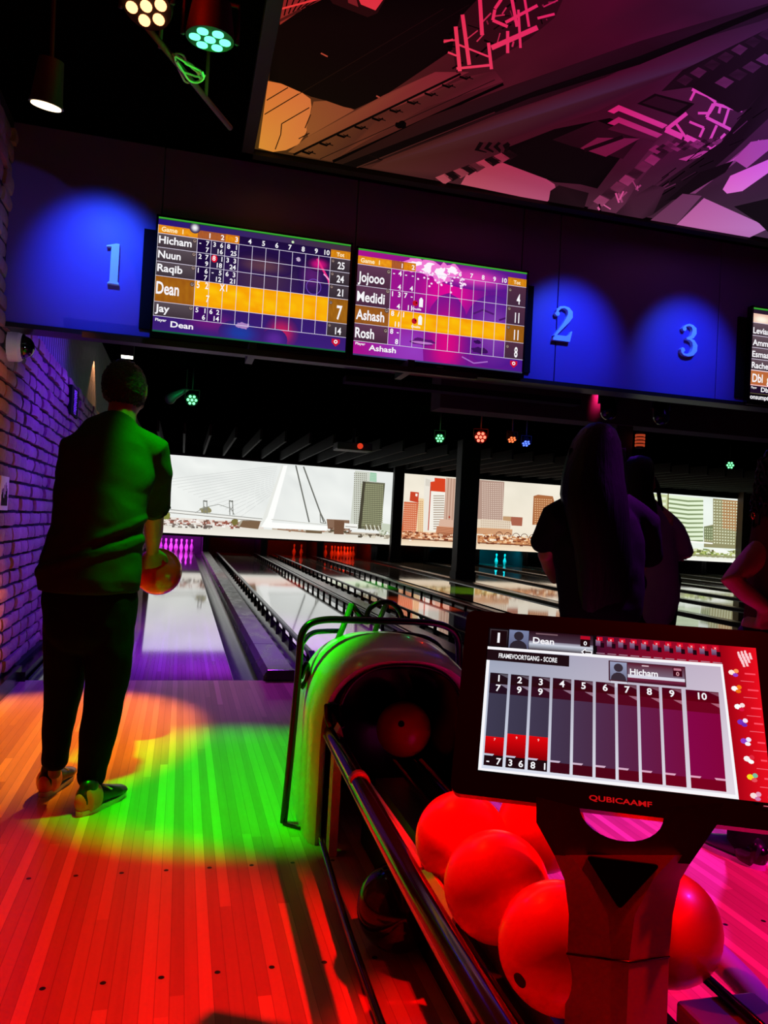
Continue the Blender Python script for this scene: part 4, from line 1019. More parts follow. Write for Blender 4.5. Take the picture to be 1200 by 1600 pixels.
o = obj('cable_bundle', bm, mat('pale cable sheath', (190, 190, 180), .45), smooth=True); tag(o, 'tangled loops of cable lit green on the ceiling pipe', 'cable bundle')
# ceiling spotlights
def can_light(loc, label, r=.06, tilt=(.05, -.3, -1), h=.16, s=3.2):
    loc = Vector(loc); a = Vector(tilt).normalized(); e = empty('ceiling_spotlight', loc, label, 'spotlight', 'warm ceiling spotlights')
    bm = bmesh.new(); chain(bm, [loc - a * h, loc - a * .02, loc], [r * .7, r * .9, r], 24, side=(1, 0, 0), dome=False); obj('shade', bm, M_black, e, smooth=True, angle=40)
    bm = bmesh.new(); cyl(bm, loc + a * .001, r * .86, .006, a, 24); obj('bulb', bm, led('warm lamp', (1, .72, .42), s), e)
    bm = bmesh.new(); tube(bm, [loc - a * h, (loc.x, loc.y, CEIL + .14)], .008, 8); obj('stem', bm, M_black, e); return e
can_light((-.577, 3.088, 2.60), 'warm white spotlight hanging at upper left, only its glowing rim seen', r=.062, tilt=(-.1, .22, -1))
e = empty('strip_light', (-.645, 8.3, 2.95), 'small bright strip light on the ceiling above the bowler', 'strip light')
p = atZ(198, 557, 2.95)
obj('tube', bx(p.x - .06, p.x + .07, p.y - .03, p.y + .03, 2.93, 2.955), led('strip', (1, .95, .8), 4), e); obj('holder', bx(p.x - .07, p.x + .08, p.y - .04, p.y + .04, 2.955, CEIL + .1), M_black, e)
e = empty('ceiling_spotlight', atZ(272, 618, 2.75), 'unlit grey spotlight head pointing down-left beside the bowler', 'spotlight')
p = atZ(272, 618, 2.75); bm = bmesh.new(); chain(bm, [p + Vector((.16, 0, .10)), p, p + Vector((-.05, 0, -.05))], [.03, .06, .075], 16); obj('shade', bm, mat('grey lamp shade', (90, 88, 92), .4), e, smooth=True)
bm = tube(bmesh.new(), [p + Vector((.16, 0, .1)), p + Vector((.16, 0, .38))], .01, 8); obj('stem', bm, M_black, e)
# warm scallop of a downlight on the siding
spot('wall_downlight', (-.98, 9.25, 2.88), (-1.00, 9.25, 1.9), (1, .42, .16), 30, 88, .35, .01)
# ceiling projector
p = atZ(552, 700, 2.72)
e = empty('ceiling_projector', p, 'dark ceiling projector with a red glow, over the bridge picture', 'projector')
obj('projector_body', bx(p.x - .38, p.x + .38, p.y - .2, p.y + .3, 2.66, 2.82, bevel=.02), mat('projector shell', (70, 64, 62), .5), e)
obj('projector_lens', cyl(bmesh.new(), (p.x + .1, p.y - .21, 2.75), .06, .04, (0, 1, 0), 16), led('red lens', (1, .06, .02), .7), e)
obj('projector_mount', cyl(bmesh.new(), (p.x, p.y, 2.98), .03, .34, seg=12), M_black, e)
# dark loudspeakers under the beam
for (x, y), lab in (((950, 632), 'dark hanging moving-head lamp under the board, left of numeral 3'), ((1032, 640), 'dark hanging moving-head lamp under the board, below numeral 3')):
    p = at(x, y, 6.2); e = empty('moving_head_lamp', p, lab, 'stage lamp', 'dark moving-head lamps')
    bm = bmesh.new(); chain(bm, [p + Vector((0, .02, .07)), p + Vector((0, -.02, -.07))], [.06, .075], 16); obj('head', bm, M_blackgloss, e, smooth=True)
    bm = bmesh.new(); tube(bm, [p + Vector((-.09, 0, 0)), p + Vector((-.09, 0, .13)), p + Vector((.09, 0, .13)), p + Vector((.09, 0, 0))], .014, 8); box(bm, p + Vector((0, 0, .17)), (.2, .16, .07), bevel=.01); tube(bm, [p + Vector((0, 0, .2)), (p.x, p.y, CEIL + .12)], .014, 8)
    obj('yoke', bm, M_black, e, smooth=True, angle=40)
# orange wall lamp on the thin column
p = at(1000, 688, 7.2); e = empty('wall_lamp', p, 'small orange striped lamp right of the long-haired woman', 'wall lamp')
bm = bmesh.new()
for i in range(4): cyl(bm, p + Vector((0, 0, -.055 + i * .035)), .052, .022, seg=16)
obj('lamp_shade', bm, led('orange lamp', (1, .12, .04), .35), e); obj('lamp_core', cyl(bmesh.new(), p, .04, .17, seg=12), M_black, e)

# ================================================================== WALL ITEMS
# dome security camera
p = Vector((-.975, 4.62, 1.985)); e = empty('security_camera', p, 'white dome security camera fixed to the left brick wall', 'security camera')
bm = bmesh.new(); chain(bm, [p, p + Vector((.055, 0, 0)), p + Vector((.07, 0, 0))], [.088, .085, .072], 32, side=(0, 1, 0), dome=False); obj('camera_base', bm, M_white, e, smooth=True, angle=35)
bm = bmesh.new(); sphere(bm, p + Vector((.068, 0, 0)), .062, 32); obj('dome', bm, mat('smoked dome', (10, 10, 12), .06, coat=.5), e, smooth=True)
bm = bmesh.new(); chain(bm, [p + Vector((.068, 0, 0)), p + Vector((.078, 0, 0))], [.071, .066], 32, side=(0, 1, 0), dome=False); obj('ring', bm, M_blackgloss, e, smooth=True, angle=35)
# white wall panel at the left edge
p = Vector((-.955, 4.66, 1.168)); e = empty('wall_poster', p, 'white framed notice on the brick wall at the left edge', 'poster')
obj('sheet', bx(-.975, -.955, 4.53, 4.73, 1.075, 1.262), mat('white sheet', (226, 220, 210), .5), e)
bm = bmesh.new(); R = random.Random(3)
for i in range(16): y = 4.56 + i * .0095; bx(-.955, -.9535, y, y + .004, 1.10, 1.14 + R.random() * .09, bm)
obj('print', bm, M_black, e)
# two small signs with looping handwriting
def sign(y, z, h, w_, label, seed):
    e = empty('wall_sign', (-.95, y, z), label, 'wall sign', 'small dark wall signs')
    obj('board', bx(-.97, -.945, y - w_ / 2, y + w_ / 2, z - h / 2, z + h / 2), M_soft, e)
    bm = bmesh.new(); R = random.Random(seed); pts = []
    for i in range(30): t = i / 29; pts.append(Vector((-.943, y + w_ * .32 * sin(i * 2.1) * (.6 + .4 * R.random()), z - h * .42 + h * .84 * t + .02 * cos(i * 2.1))))
    tube(bm, pts, .004, 6, 1); obj('handwriting', bm, mat('white chalk', (230, 226, 235), .7, emit=None), e, smooth=True)
sign(7.06, 2.02, .24, .42, 'small dark sign with white handwriting high on the brick wall', 4)
sign(9.6, 2.03, .24, .42, 'small dark sign with white handwriting farther back, touching the warm-lit bricks', 9)

# ================================================================== BALL RETURN
e = BR = empty('ball_return', (.80, 2.6, 0), 'ball return machine with pale arched hood, black tube frame and ball rack', 'ball return')
HX, HW = .785, .315
def arch(inset, top, n=40, base=0.):
    """half-outline points of hood at given inset, from left foot over the top to right foot"""
    a = HW - inset; pts = [(HX - a, base)]; sh = top - a * .95
    for i in range(n + 1):
        t = pi - pi * i / n; ex = 2 / 2.5
        pts.append((HX + a * math.copysign(abs(cos(t)) ** ex, cos(t)), sh + (top - sh) * abs(sin(t)) ** ex))
    pts.append((HX + a, base)); return pts
secs = [(.055, .605, 2.63), (.045, .615, 2.60), (.028, .630, 2.595), (.008, .650, 2.62), (.0, .668, 2.70), (.0, .690, 2.85), (.008, .675, 3.0), (.035, .61, 3.15), (.09, .50, 3.25)]
bm = bmesh.new(); rings = []
for ins, tp, yy in secs: rings.append([bm.verts.new((px, yy + (.0 if pz > .02 else 0), pz)) for px, pz in arch(ins, tp)])
for a, b_ in zip(rings, rings[1:]):
    for i in range(len(a) - 1): bm.faces.new((a[i], a[i + 1], b_[i + 1], b_[i]))
bm.faces.new(rings[-1])
obj('hood', bm, M_hood, e, smooth=True, angle=60)
bm = bmesh.new(); rings = []
for ins, tp, yy in ((.054, .606, 2.625), (.075, .585, 2.68), (.09, .57, 2.80), (.10, .55, 3.15)): rings.append([bm.verts.new((px, yy, pz)) for px, pz in arch(ins, tp)])
for a, b_ in zip(rings, rings[1:]):
    for i in range(len(a) - 1): bm.faces.new((a[i], a[i + 1], b_[i + 1], b_[i]))
bm.faces.new(rings[-1]); obj('hood_lining', bm, M_blackgloss, e, smooth=True, angle=60)
bm = bmesh.new(); tube(bm, [(px, 2.598, pz) for px, pz in arch(.085, .615)[4:-4]], .007, 8); obj('hood_seam', bm, M_blackgloss, e, smooth=True)
# flat side panel on the left and the moulded rib next to the opening
bm = bmesh.new(); prism(bm, [(.528, 0), (.556, 0), (.556, .40), (.545, .43), (.528, .40)], (Vector((0, 2.50, 0)), Vector((1, 0, 0)), Vector((0, 0, 1)), Vector((0, 1, 0))), .05); obj('front_post', bm, M_hood, e)
bm = bmesh.new(); chain(bm, [(.535, 2.60, .475), (.535, 2.585, .44), (.55, 2.58, .40)], [(.03, .012)] * 3, 12); obj('vent', bm, M_blackgloss, e, smooth=True)
# black tube frame in front/around the hood
def frame_tube(pts, r=.014, name='frame_tube', sm=3, m_=None):
    obj(name, tube(bmesh.new(), pts, r, 12, sm), m_ or M_blacktube, e, smooth=True)
F1 = [atZ(443, 1285, 0.0), at(452, 1200, 2.80), at(462, 1100, 2.80), at(468, 1030, 2.80), at(470, 985, 2.80), at(495, 967, 2.82), at(560, 969, 2.85), at(640, 971, 2.9), at(690, 974, 2.93), at(716, 990, 2.95), at(718, 1030, 2.96), at(716, 1200, 2.95)]
F1[-1].z = .0
frame_tube(F1, .0135)
frame_tube([at(470, 1008, 2.80), at(485, 988, 2.9), at(510, 986, 3.0), at(533, 986, 3.05)], .010)
frame_tube([at(470, 1060, 2.80), at(480, 1030, 2.82), at(482, 1060, 2.85), at(470, 1075, 2.85)], .010)
frame_tube([at(590, 990, 3.05), at(640, 990, 3.05), at(680, 1000, 3.02), at(700, 1030, 3.0)], .010)
M_gt = mat('pale grey strut', (90, 96, 90), .35)
frame_tube([at(520, 1018, 2.95), at(536, 980, 3.02), at(549, 944, 3.05)], .012, 'strut', 0, M_gt); frame_tube([at(549, 944, 3.05), at(568, 968, 3.05)], .012, 'frame_tube', 0)
frame_tube([at(585, 990, 3.0), at(592, 970, 3.02), at(603, 944, 3.05)], .011, 'strut', 0, M_gt)
frame_tube([at(572, 975, 3.05), at(574, 952, 3.05), at(592, 941, 3.05), at(612, 940, 3.05), at(626, 955, 3.05), at(630, 975, 3.05)], .011)
frame_tube([atZ(443, 1287, .006), atZ(482, 1297, .006)], .006, 'foot_plate', 0)
# rack: outer rails, ball bed, base
rail = [(.535, 2.62, .385), (.525, 2.2, .375), (.515, 1.8, .365), (.505, 1.4, .36), (.50, 1.1, .36), (.50, .84, .36), (.60, .70, .345), (.80, .78, .30), (1.0, 1.03, .24), (1.13, 1.22, .22), (1.165, 1.45, .22), (1.15, 2.0, .26), (1.13, 2.58, .34)]
M_rail2 = mat('black gloss rack rail', (20, 18, 22), .12, coat=.5)
obj('rack_rail', tube(bmesh.new(), rail[:8], .026, 16, 3), M_rail2, e, smooth=True)
obj('end_guard', tube(bmesh.new(), rail[7:], .028, 16, 3), mat('lilac grey plastic guard', (130, 120, 170), .3), e, smooth=True)
M_rt = mat('translucent trim strip', (150, 150, 140), .3)
obj('rail_trim', tube(bmesh.new(), [(a - .0235 if a < .8 else a + .0235, b_ - (.024 if b_ < 1.1 else 0), c_ - .012) for a, b_, c_ in rail[:5]], .005, 8, 3), M_rt, e, smooth=True)
for yy in (2.12,): obj('rail_clip', tube(bmesh.new(), [(.525, yy - .02, .374), (.5255, yy + .02, .375)], .0285, 16), mat('red clip', (170, 30, 24), .3), e, smooth=True)
bm = bmesh.new()
for x in (.60, .765, .865, 1.02): tube(bm, [(x, 1.08, .265), (x, 2.6, .275)], .010, 10)
obj('ball_support_rods', bm, M_rail2, e, smooth=True)
bm = bx(.575, .60, 1.7, 2.58, .31, .316); prism(bm, [(.572, .25), (.582, .25), (.600, .318), (.590, .322)], (Vector((0, 1.5, 0)), Vector((1, 0, 0)), Vector((0, 0, 1)), Vector((0, 1, 0))), 1.08)
obj('inner_guard', bm, M_hood, e)
bm = bmesh.new()
def bed(z0, z1, ins):
    return [(.70, 2.6), (.70, 1.25), (.72, 1.14), (.80, 1.07), (.88, 1.07), (.92, 1.14), (.92, 2.6)]
prism(bm, bed(0, 0, .02), (Vector((0, 0, .22)), Vector((1, 0, 0)), Vector((0, 1, 0)), Vector((0, 0, -1))), .05)
obj('rack_bed', bm, mat('dark grey rack bed', (60, 58, 66), .35), e)
prism(bm := bmesh.new(), [(.66, 2.6), (.66, 1.25), (.80, 1.15), (.94, 1.25), (.94, 2.6)], (Vector((0, 0, .17)), Vector((1, 0, 0)), Vector((0, 1, 0)), Vector((0, 0, -1))), .17)
obj('rack_base', bm, M_black, e)
obj('ball_divider', bx(.806, .824, 1.15, 2.55, .22, .30, bevel=.004), M_rail2, e)
obj('lower_rail', tube(bmesh.new(), [(.50, 2.5, .06), (.47, 1.9, .05), (.46, 1.2, .05), (.55, .95, .05)], .010, 8, 2), M_rail2, e, smooth=True)
obj('rack_end_box', bx(.93, 1.10, 1.08, 1.24, .17, .255, bevel=.008), mat('end box', (90, 90, 110), .25), e)
# balls
M_ball = mat('coral red urethane', (248, 26, 16), .34, coat=.25)
M_hole = mat('finger hole', (4, 3, 4), .8)
M_balld = mat('black urethane', (16, 14, 18), .12)
def ball(loc, label, m_, holes, r=.108, group=None):
    e = empty('bowling_ball', loc, label, 'bowling ball', group)
    obj('ball_shell', sphere(bmesh.new(), loc, r, 48), m_, e, smooth=True)
    for d in holes:
        d = Vector(d).normalized(); obj('finger_hole', cyl(bmesh.new(), Vector(loc) + d * (r - .0045), .0125, .0102, d, 20), M_hole, e)
    return e
def toward(loc, px, r=.108):
    """direction of the surface point of the ball seen at photo point px"""
    d = ray(*px).normalized(); o_ = EYE - Vector(loc); b_ = o_.dot(d); c_ = o_.length_squared - r * r; t = -b_ - math.sqrt(max(0, b_ * b_ - c_)); return EYE + d * t - Vector(loc)
bl = [((.675, 1.70, .375), 'red ball at the back left of the rack, below the hood', []), ((.667, 1.474, .372), 'middle red ball of the left row on the rack', []), ((.690, 1.245, .370), 'nearest red ball, dark finger hole low on its face', [(812, 1532)])]
for p, lab, hs in bl: ball(p, lab, M_ball, [toward(p, h) for h in hs], group='red balls on the rack')
p = (.905, 1.75, .375); ball(p, 'red ball between the two front balls and the kiosk post, mostly hidden by the touchscreen', M_ball, [], group='red balls on the rack')
# p = (.935, 1.575, .372); ball(p, 'red ball of the right row just left of the kiosk post, mostly hidden', M_ball, [], group='red balls on the rack')
p = (.978, 1.345, .330); ball(p, 'red ball showing to the right of the kiosk post', M_ball, [], group='red balls on the rack')
p = (.895, 2.93, .30); ball(p, 'dim red ball inside the mouth of the ball return hood', M_ball, [toward(p, (627, 1131))])
p = (.60, 1.93, .112); ball(p, 'black ball on the floor under the rack', M_balld, [])

# ================================================================== KIOSK
KY, KT = -.451, .523
ux = Vector((cos(KY), sin(KY), 0)); n0 = Vector((-sin(KY), cos(KY), 0)); dn = Vector((0, 0, -1)) * cos(KT) - n0 * sin(KT); kn = dn.cross(ux).normalized()
if kn.y > 0: kn = -kn
KO = Vector((.578, 1.369, .918)); KW = .475; KH = KW * 9 / 16
ux = ux.normalized(); dn = dn.normalized()
e = empty('touchscreen_kiosk', (.73, 1.12, .22), 'black scoring touchscreen on a red-lit pedestal at the end of the ball rack', 'touchscreen')
fr = (KO - kn * .0, ux, dn, -kn)
bm = bmesh.new(); prism(bm, rrect(-.045, -.033, KW + .030, KH + .043, .016), (KO - kn * .003, ux, dn, -kn), .032); obj('bezel', bm, M_blackgloss, e)
bm = bmesh.new()
c = Canvas(lambda u, v: KO + ux * (u * KW) + dn * (v * KH) - kn * .0025, kn, .000012)
def lerp(a, b_, t): return tuple(a[i] + (b_[i] - a[i]) * t for i in range(3))
c.hgrad(0, 0, 1, 1, (30, 8, 14), (225, 10, 26)); c.hgrad(.85, 0, 1, 1, (130, 0, 16), (236, 14, 30))
c.rect(0, 0, .42, .145, (14, 6, 10)); c.hgrad(.42, 0, .87, .145, (70, 14, 44), (176, 4, 30))
c.rect(.005, .01, .076, .135, (60, 50, 56), (20, 8, 12)); c.rect(.009, .018, .072, .13, (26, 8, 12))
c.text('1', .0405 - .0, .108, .075, WH, 'c', sx=.62)
c.rect(.081, .004, .158, .14, (120, 130, 166), (90, 92, 120)); c.disc(.119, .048, .019, .034, (44, 36, 46)); c.disc(.119, .135, .034, .055, (44, 36, 46)); c.rect(.081, .14, .158, .19, (14, 6, 10))
c.rect(.16, .004, .405, .075, (40, 10, 22), (70, 50, 66)); c.rect(.16, .075, .405, .10, (120, 112, 130), (210, 214, 228)); c.rect(.16, .10, .405, .14, (190, 196, 210), (50, 20, 34))
c.rect(.185, .014, .27, .024, (120, 90, 100)); c.text('Dean', .175, .092, .046, WH, sx=.62)
c.rect(.357, .010, .394, .088, (30, 4, 10)); c.rect(.357, .010, .394, .035, (180, 10, 36)); c.text('0', .3755, .078, .03, WH, 'c', sx=.62)
c.poly([(.36, .128), (.378, .10), (.378, .117), (.402, .117), (.402, .139), (.378, .139), (.378, .156)], WH); c.poly([(.366, .128), (.376, .112), (.376, .122), (.398, .122), (.398, .134), (.376, .134), (.376, .145)], (24, 6, 12))
for i in range(11):
    x = .415 + i * .0425
    c.rect(x, .03, x + .018, .075, (150, 120, 150), (90, 50, 90)); c.rect(x + .004, .008, x + .026, .036, (215, 12, 40)); c.rect(x + .018, .05, x + .032, .085, (30, 4, 16)); c.text('1' if i == 0 else 'x', x + .010, .032, .018, (255, 190, 200), sx=.6)
    c.rect(x + .002, .125, x + .034, .130, (176, 140, 160))
# white framed panel
c.poly([(0, .145), (.876, .135), (.892, 1), (0, 1)], WH)
c.poly([(.012, .165), (.868, .155), (.882, .975), (.012, .985)], None, [(150, 156, 178), (196, 180, 200), (226, 216, 226), (214, 220, 236)])
c.poly([(.0, .165), (.316, .165), (.316, .245), (.0, .245)], (30, 12, 18)); c.text('FRAMEVOORTGANG - SCORE', .158, .222, .034, WH, 'c', fit=.224)
# opponent card
c.rect(.463, .175, .742, .318, (70, 30, 44)); c.rect(.468, .182, .530, .31, (150, 156, 186), (110, 112, 140)); c.disc(.499, .222, .017, .030, (56, 44, 56)); c.disc(.499, .305, .028, .05, (56, 44, 56)); c.rect(.468, .31, .532, .322, (70, 30, 44)); c.rect(.47, .318, .53, .36, (206, 204, 218))
c.rect(.533, .182, .738, .262, (90, 20, 44), (120, 100, 120)); c.rect(.533, .262, .738, .284, (216, 214, 228)); c.rect(.533, .284, .738, .313, (120, 40, 70), (70, 12, 34)); c.rect(.585, .19, .61, .198, (220, 190, 200))
c.text('Hicham', .541, .262, .042, WH, sx=.58); c.rect(.697, .188, .73, .25, (60, 4, 20)); c.rect(.70, .192, .727, .208, (190, 120, 140)); c.text('0', .7135, .244, .028, (210, 150, 160), 'c', sx=.6)
# ten frame columns, red glass reflection painted in towards the right
cols = [(.018 + .0795 * i, .087 + .0795 * i) for i in range(9)] + [(.738, .853)]
for i, (a, b_) in enumerate(cols):
    v0 = .335 + .004 * i * 0; t = i / 9.
    dk0, dk1 = lerp((30, 10, 14), (96, 0, 16), t), lerp((30, 14, 26), (80, 0, 26), t)
    c.rect(a, v0, b_, v0 + .075, dk1, dk0); c.rect(a, v0 + .075, b_, v0 + .145, lerp((34, 14, 30), (110, 4, 30), t))
    c.poly([(b_ - .03, v0 + .078), (b_, v0 + .078), (b_, v0 + .105)], lerp((130, 120, 140), (170, 100, 120), t)); c.poly([(b_ - .035, v0 + .005), (b_, v0 + .005), (b_, v0 + .03)], lerp((90, 84, 96), (130, 70, 90), t))
    c.hgrad(a, v0 + .145, b_, .90, lerp((62, 58, 80), (132, 6, 70), t ** 2.2), lerp((58, 54, 74), (132, 4, 60), t ** 2)); c.rect(a, .90, b_, .965, lerp((30, 8, 16), (120, 2, 30), t))
    c.text(str(i + 1), (a + b_) / 2 - (.0 if i < 9 else .0), v0 + .058, .046, WH, 'c', sx=.6)
    if i < 3:
        c.text('799'[i], (a + b_) / 2, v0 + .127, .046, WH, 'c', sx=.6); c.rect(a, (.775, .745, .745)[i], b_, .90, (226, 6, 12), (130, 0, 6)); c.text('799'[i], (a + b_) / 2, (.80, .775, .775)[i], .016, (255, 190, 190), 'c', sx=.6)
        c.rect(a, .895, b_, .965, (30, 8, 14)); l, r = (('-', '7'), ('3', '6'), ('8', '1'))[i]; c.text(l, a + .010, .952, .042, WH, sx=.6); c.text(r, b_ - .006, .952, .042, WH, 'r', sx=.6)
    c.poly([(a, .888), (a + .036, .888), (a + .031, .900), (a, .900)], lerp((190, 196, 214), (226, 160, 190), t))
    if i == 9: c.poly([(b_ - .036, .888), (b_, .888), (b_, .900), (b_ - .031, .900)], (226, 160, 190))
# side strip: pin emblem, small icons and menu lines
for r_ in range(4):
    for q in range(4 - abs(r_ - 1)): c.line((.935 + q * .012 + r_ * .004, .05 + r_ * .020 - q * .006), (.939 + q * .012 + r_ * .004, .085 + r_ * .020 - q * .006), .008, (255, 200, 206)); c.disc(.935 + q * .012 + r_ * .004, .045 + r_ * .02 - q * .006, .004, .006, (255, 210, 216))
ics = [((.905, .19), [(255, 230, 220), (255, 150, 90), (150, 60, 200)]), ((.91, .30), [(255, 250, 250), (250, 120, 20), (240, 110, 20)]), ((.915, .42), [(255, 255, 255), (250, 220, 220), (220, 20, 60)]), ((.92, .52), [(120, 50, 190), (250, 230, 250), (110, 40, 180)]), ((.925, .64), [(150, 60, 200), (240, 230, 255), (250, 240, 250)]), ((.93, .75), [(250, 240, 240), (220, 40, 60), (255, 255, 255)]), ((.935, .86), [(250, 220, 30), (120, 190, 160), (230, 80, 90)]), ((.94, .97), [(250, 220, 220), (230, 160, 190), (210, 120, 170)])]
for i, ((x, y), cs) in enumerate(ics):
    c.disc(x, y, .012, .018, cs[0], 8); c.disc(x + .016, y - .012, .009, .015, cs[1], 8); c.disc(x + .012, y + .016, .010, .013, cs[2], 8)
    c.rect(x + .045, y - .004, min(.995, x + .082), y + .006, (255, 80, 100)); c.rect(x + .028, y + .052, min(.998, x + .075), y + .055, (255, 120, 140))
c.build('display', M_screen, e)
bm_c = Canvas(lambda u, v: KO + ux * (u * KW) + dn * (v * KH) - kn * .0026, kn, .00002); bm_c.text('QUBICAAMF', .50, 1.105, .032, (190, 12, 16), 'c', sx=.85, e1=(1, 0)); bm_c.build('maker_lettering', M_screen, e)
# pedestal: neck plate with a round notch, then a faceted post
M_ped = mat('satin dark pedestal', (130, 118, 118), .42)
px = lambda pt: (pt - PC)
PC = KO + ux * (KW * .44) + dn * (KH + .02)
pu = Vector((cos(KY), sin(KY), 0)); pn = Vector((sin(KY), -cos(KY), 0))     # across, toward the viewer
def post_plane_depth(x, y, Yd): return at(x, y, Yd)
PB = at(965, 1500, 1.10); PB.z = 0
def LP(x, y, off=0.):
    """photo point on the vertical plane of the pedestal front"""
    d = ray(x, y); o_ = PB + pn * off; t = (o_ - EYE).dot(pn) / d.dot(pn); return EYE + d * t
# outline rows (left back, left front edge, ridge, right front edge) from top to bottom
rows_ = [(1336, 866, 892, 1056, 1086), (1375, 882, 921, 1020, 1063), (1430, 889, 950, 992, 1051), (1500, 886, 955, 983, 1045), (1600, 882, 953, 979, 1042), (1700, 878, 950, 976, 1040)]
bm = bmesh.new(); R_ = []
for (y, a, b_, c_, d_) in rows_:
    t = max(0, min(1, (y - 1330) / 100.)); fo = .018 + .012 * t
    R_.append([bm.verts.new(LP(a, y, -.075)), bm.verts.new(LP(a, y, -.02)), bm.verts.new(LP(b_, y, fo)), bm.verts.new(LP(c_, y, fo)), bm.verts.new(LP(d_, y, -.02)), bm.verts.new(LP(d_, y, -.075))])
low = []
for v in R_[-1]: low.append(bm.verts.new((v.co.x, v.co.y, .222)))
R_.append(low)
for a, b_ in zip(R_, R_[1:]):
    for i in range(6): bm.faces.new((a[i], a[(i + 1) % 6], b_[(i + 1) % 6], b_[i]))
bm.faces.new(R_[0]); bm.faces.new(R_[-1])
obj('pedestal', bm, M_ped, e, smooth=True, angle=28)
bm = bmesh.new(); T3 = [LP(915, 1337, .0215), LP(1032, 1351, .0215), LP(968, 1421, .031)]
ctr = (T3[0] + T3[1] + T3[2]) / 3; out = []
for i in range(3):
    a, b_, c_ = T3[i - 1], T3[i], T3[(i + 1) % 3]
    for k in range(5): s = k / 4; out.append((b_ + (a - b_) * .09) * (1 - s) ** 2 + b_ * 2 * s * (1 - s) + (b_ + (c_ - b_) * .09) * s * s)
va = [bm.verts.new(q + pn * .002) for q in out]; vb = [bm.verts.new(q - pn * .02) for q in out]; bm.faces.new(va); bm.faces.new(vb[::-1])
for i in range(len(va)): bm.faces.new((va[i], va[(i + 1) % len(va)], vb[(i + 1) % len(va)], vb[i]))
obj('triangular_window', bm, mat('dark gloss window', (6, 6, 8), .08), e)
bm = bmesh.new(); tube(bm, [LP(886, 1490, -.02), LP(955, 1500, .0305), LP(983, 1503, .0305), LP(1046, 1495, -.02)], .0018, 8); obj('seam', bm, M_blacktube, e, smooth=True)
# neck plate (dark) with the round cut-out
bm = bmesh.new()
nv = [(838, 1245), (905, 1262)] + [(971 - 66 * cos(radians(q)), 1268 + 9 * (-cos(radians(q))) + 46 * sin(radians(q))) for q in range(0, 181, 12)] + [(1045, 1262), (1130, 1255), (1122, 1286), (1078, 1350), (866, 1336), (838, 1285)]
va = [bm.verts.new(LP(x, y, .006)) for x, y in nv]; vb = [bm.verts.new(LP(x, y, -.03)) for x, y in nv]
bm.faces.new(va); bm.faces.new(vb[::-1])
for i in range(len(va)): bm.faces.new((va[i], va[(i + 1) % len(va)], vb[(i + 1) % len(va)], vb[i]))
obj('neck_plate', bm, mat('black neck plate', (30, 26, 22), .5), e)
# ================================================================== PEOPLE
M_skin = noisy(mat('brown skin', (140, 92, 70), .5), 40, .08)
M_hair = noisy(mat('black hair', (4, 3, 4), .5, spec=.16), 70, .4, bump=.4, stretch=(1, 1, .05))
def cloth_mat(name, col, bump=.35, rough=.85):
    mm = mat(name, col, rough, spec=.08); return noisy(mm, 9, .12, bump=bump, stretch=(1.6, 1.6, .8))
def hand(bm, wrist, d, nrm, curls=(.35, .35, .35, .4), thumb=1, s=1., spread=.12, thumb_curl=.5):
    """palm and five separate bent fingers; d toward fingertips, nrm out of the back of the hand"""
    d = Vector(d).normalized(); nrm = Vector(nrm); nrm = (nrm - d * nrm.dot(d)).normalized(); sd = d.cross(nrm).normalized() * thumb
    wrist = Vector(wrist)
    chain(bm, [wrist, wrist + d * .03 * s, wrist + d * .07 * s, wrist + d * .088 * s], [(.024 * s, .019 * s), (.034 * s, .016 * s), (.039 * s, .014 * s), (.036 * s, .011 * s)], 16, side=sd)
    for i, (off, ln, r) in enumerate(((.030, .072, .0085), (.010, .080, .009), (-.011, .074, .0085), (-.030, .058, .0075))):
        p = wrist + d * (.082 - abs(off - .01) * .25) * s + sd * off * s; dd = (d + sd * off * spread * 10).normalized(); pts = [p]; a = 0
        for k, f in enumerate((.45, .31, .24)):
            a += curls[i] * (1, 1.15, .8)[k]; q = dd * cos(a) - nrm * sin(a); p = p + q * ln * f * s; pts.append(p)
        chain(bm, pts, [r * s * 1.05, r * s, r * s * .92, r * s * .8], 10, side=sd)
    p = wrist + d * .022 * s + sd * .026 * s; dd = (d * .75 + sd * .75 - nrm * .25 * thumb_curl).normalized(); e1 = p + dd * .036 * s; d2 = (d * .95 + sd * .25 - nrm * .5 * thumb_curl).normalized()
    chain(bm, [p, e1, e1 + d2 * .030 * s, e1 + d2 * .030 * s + (d2 - nrm * .3).normalized() * .022 * s], [.014 * s, .0115 * s, .0105 * s, .0085 * s], 10, side=nrm)
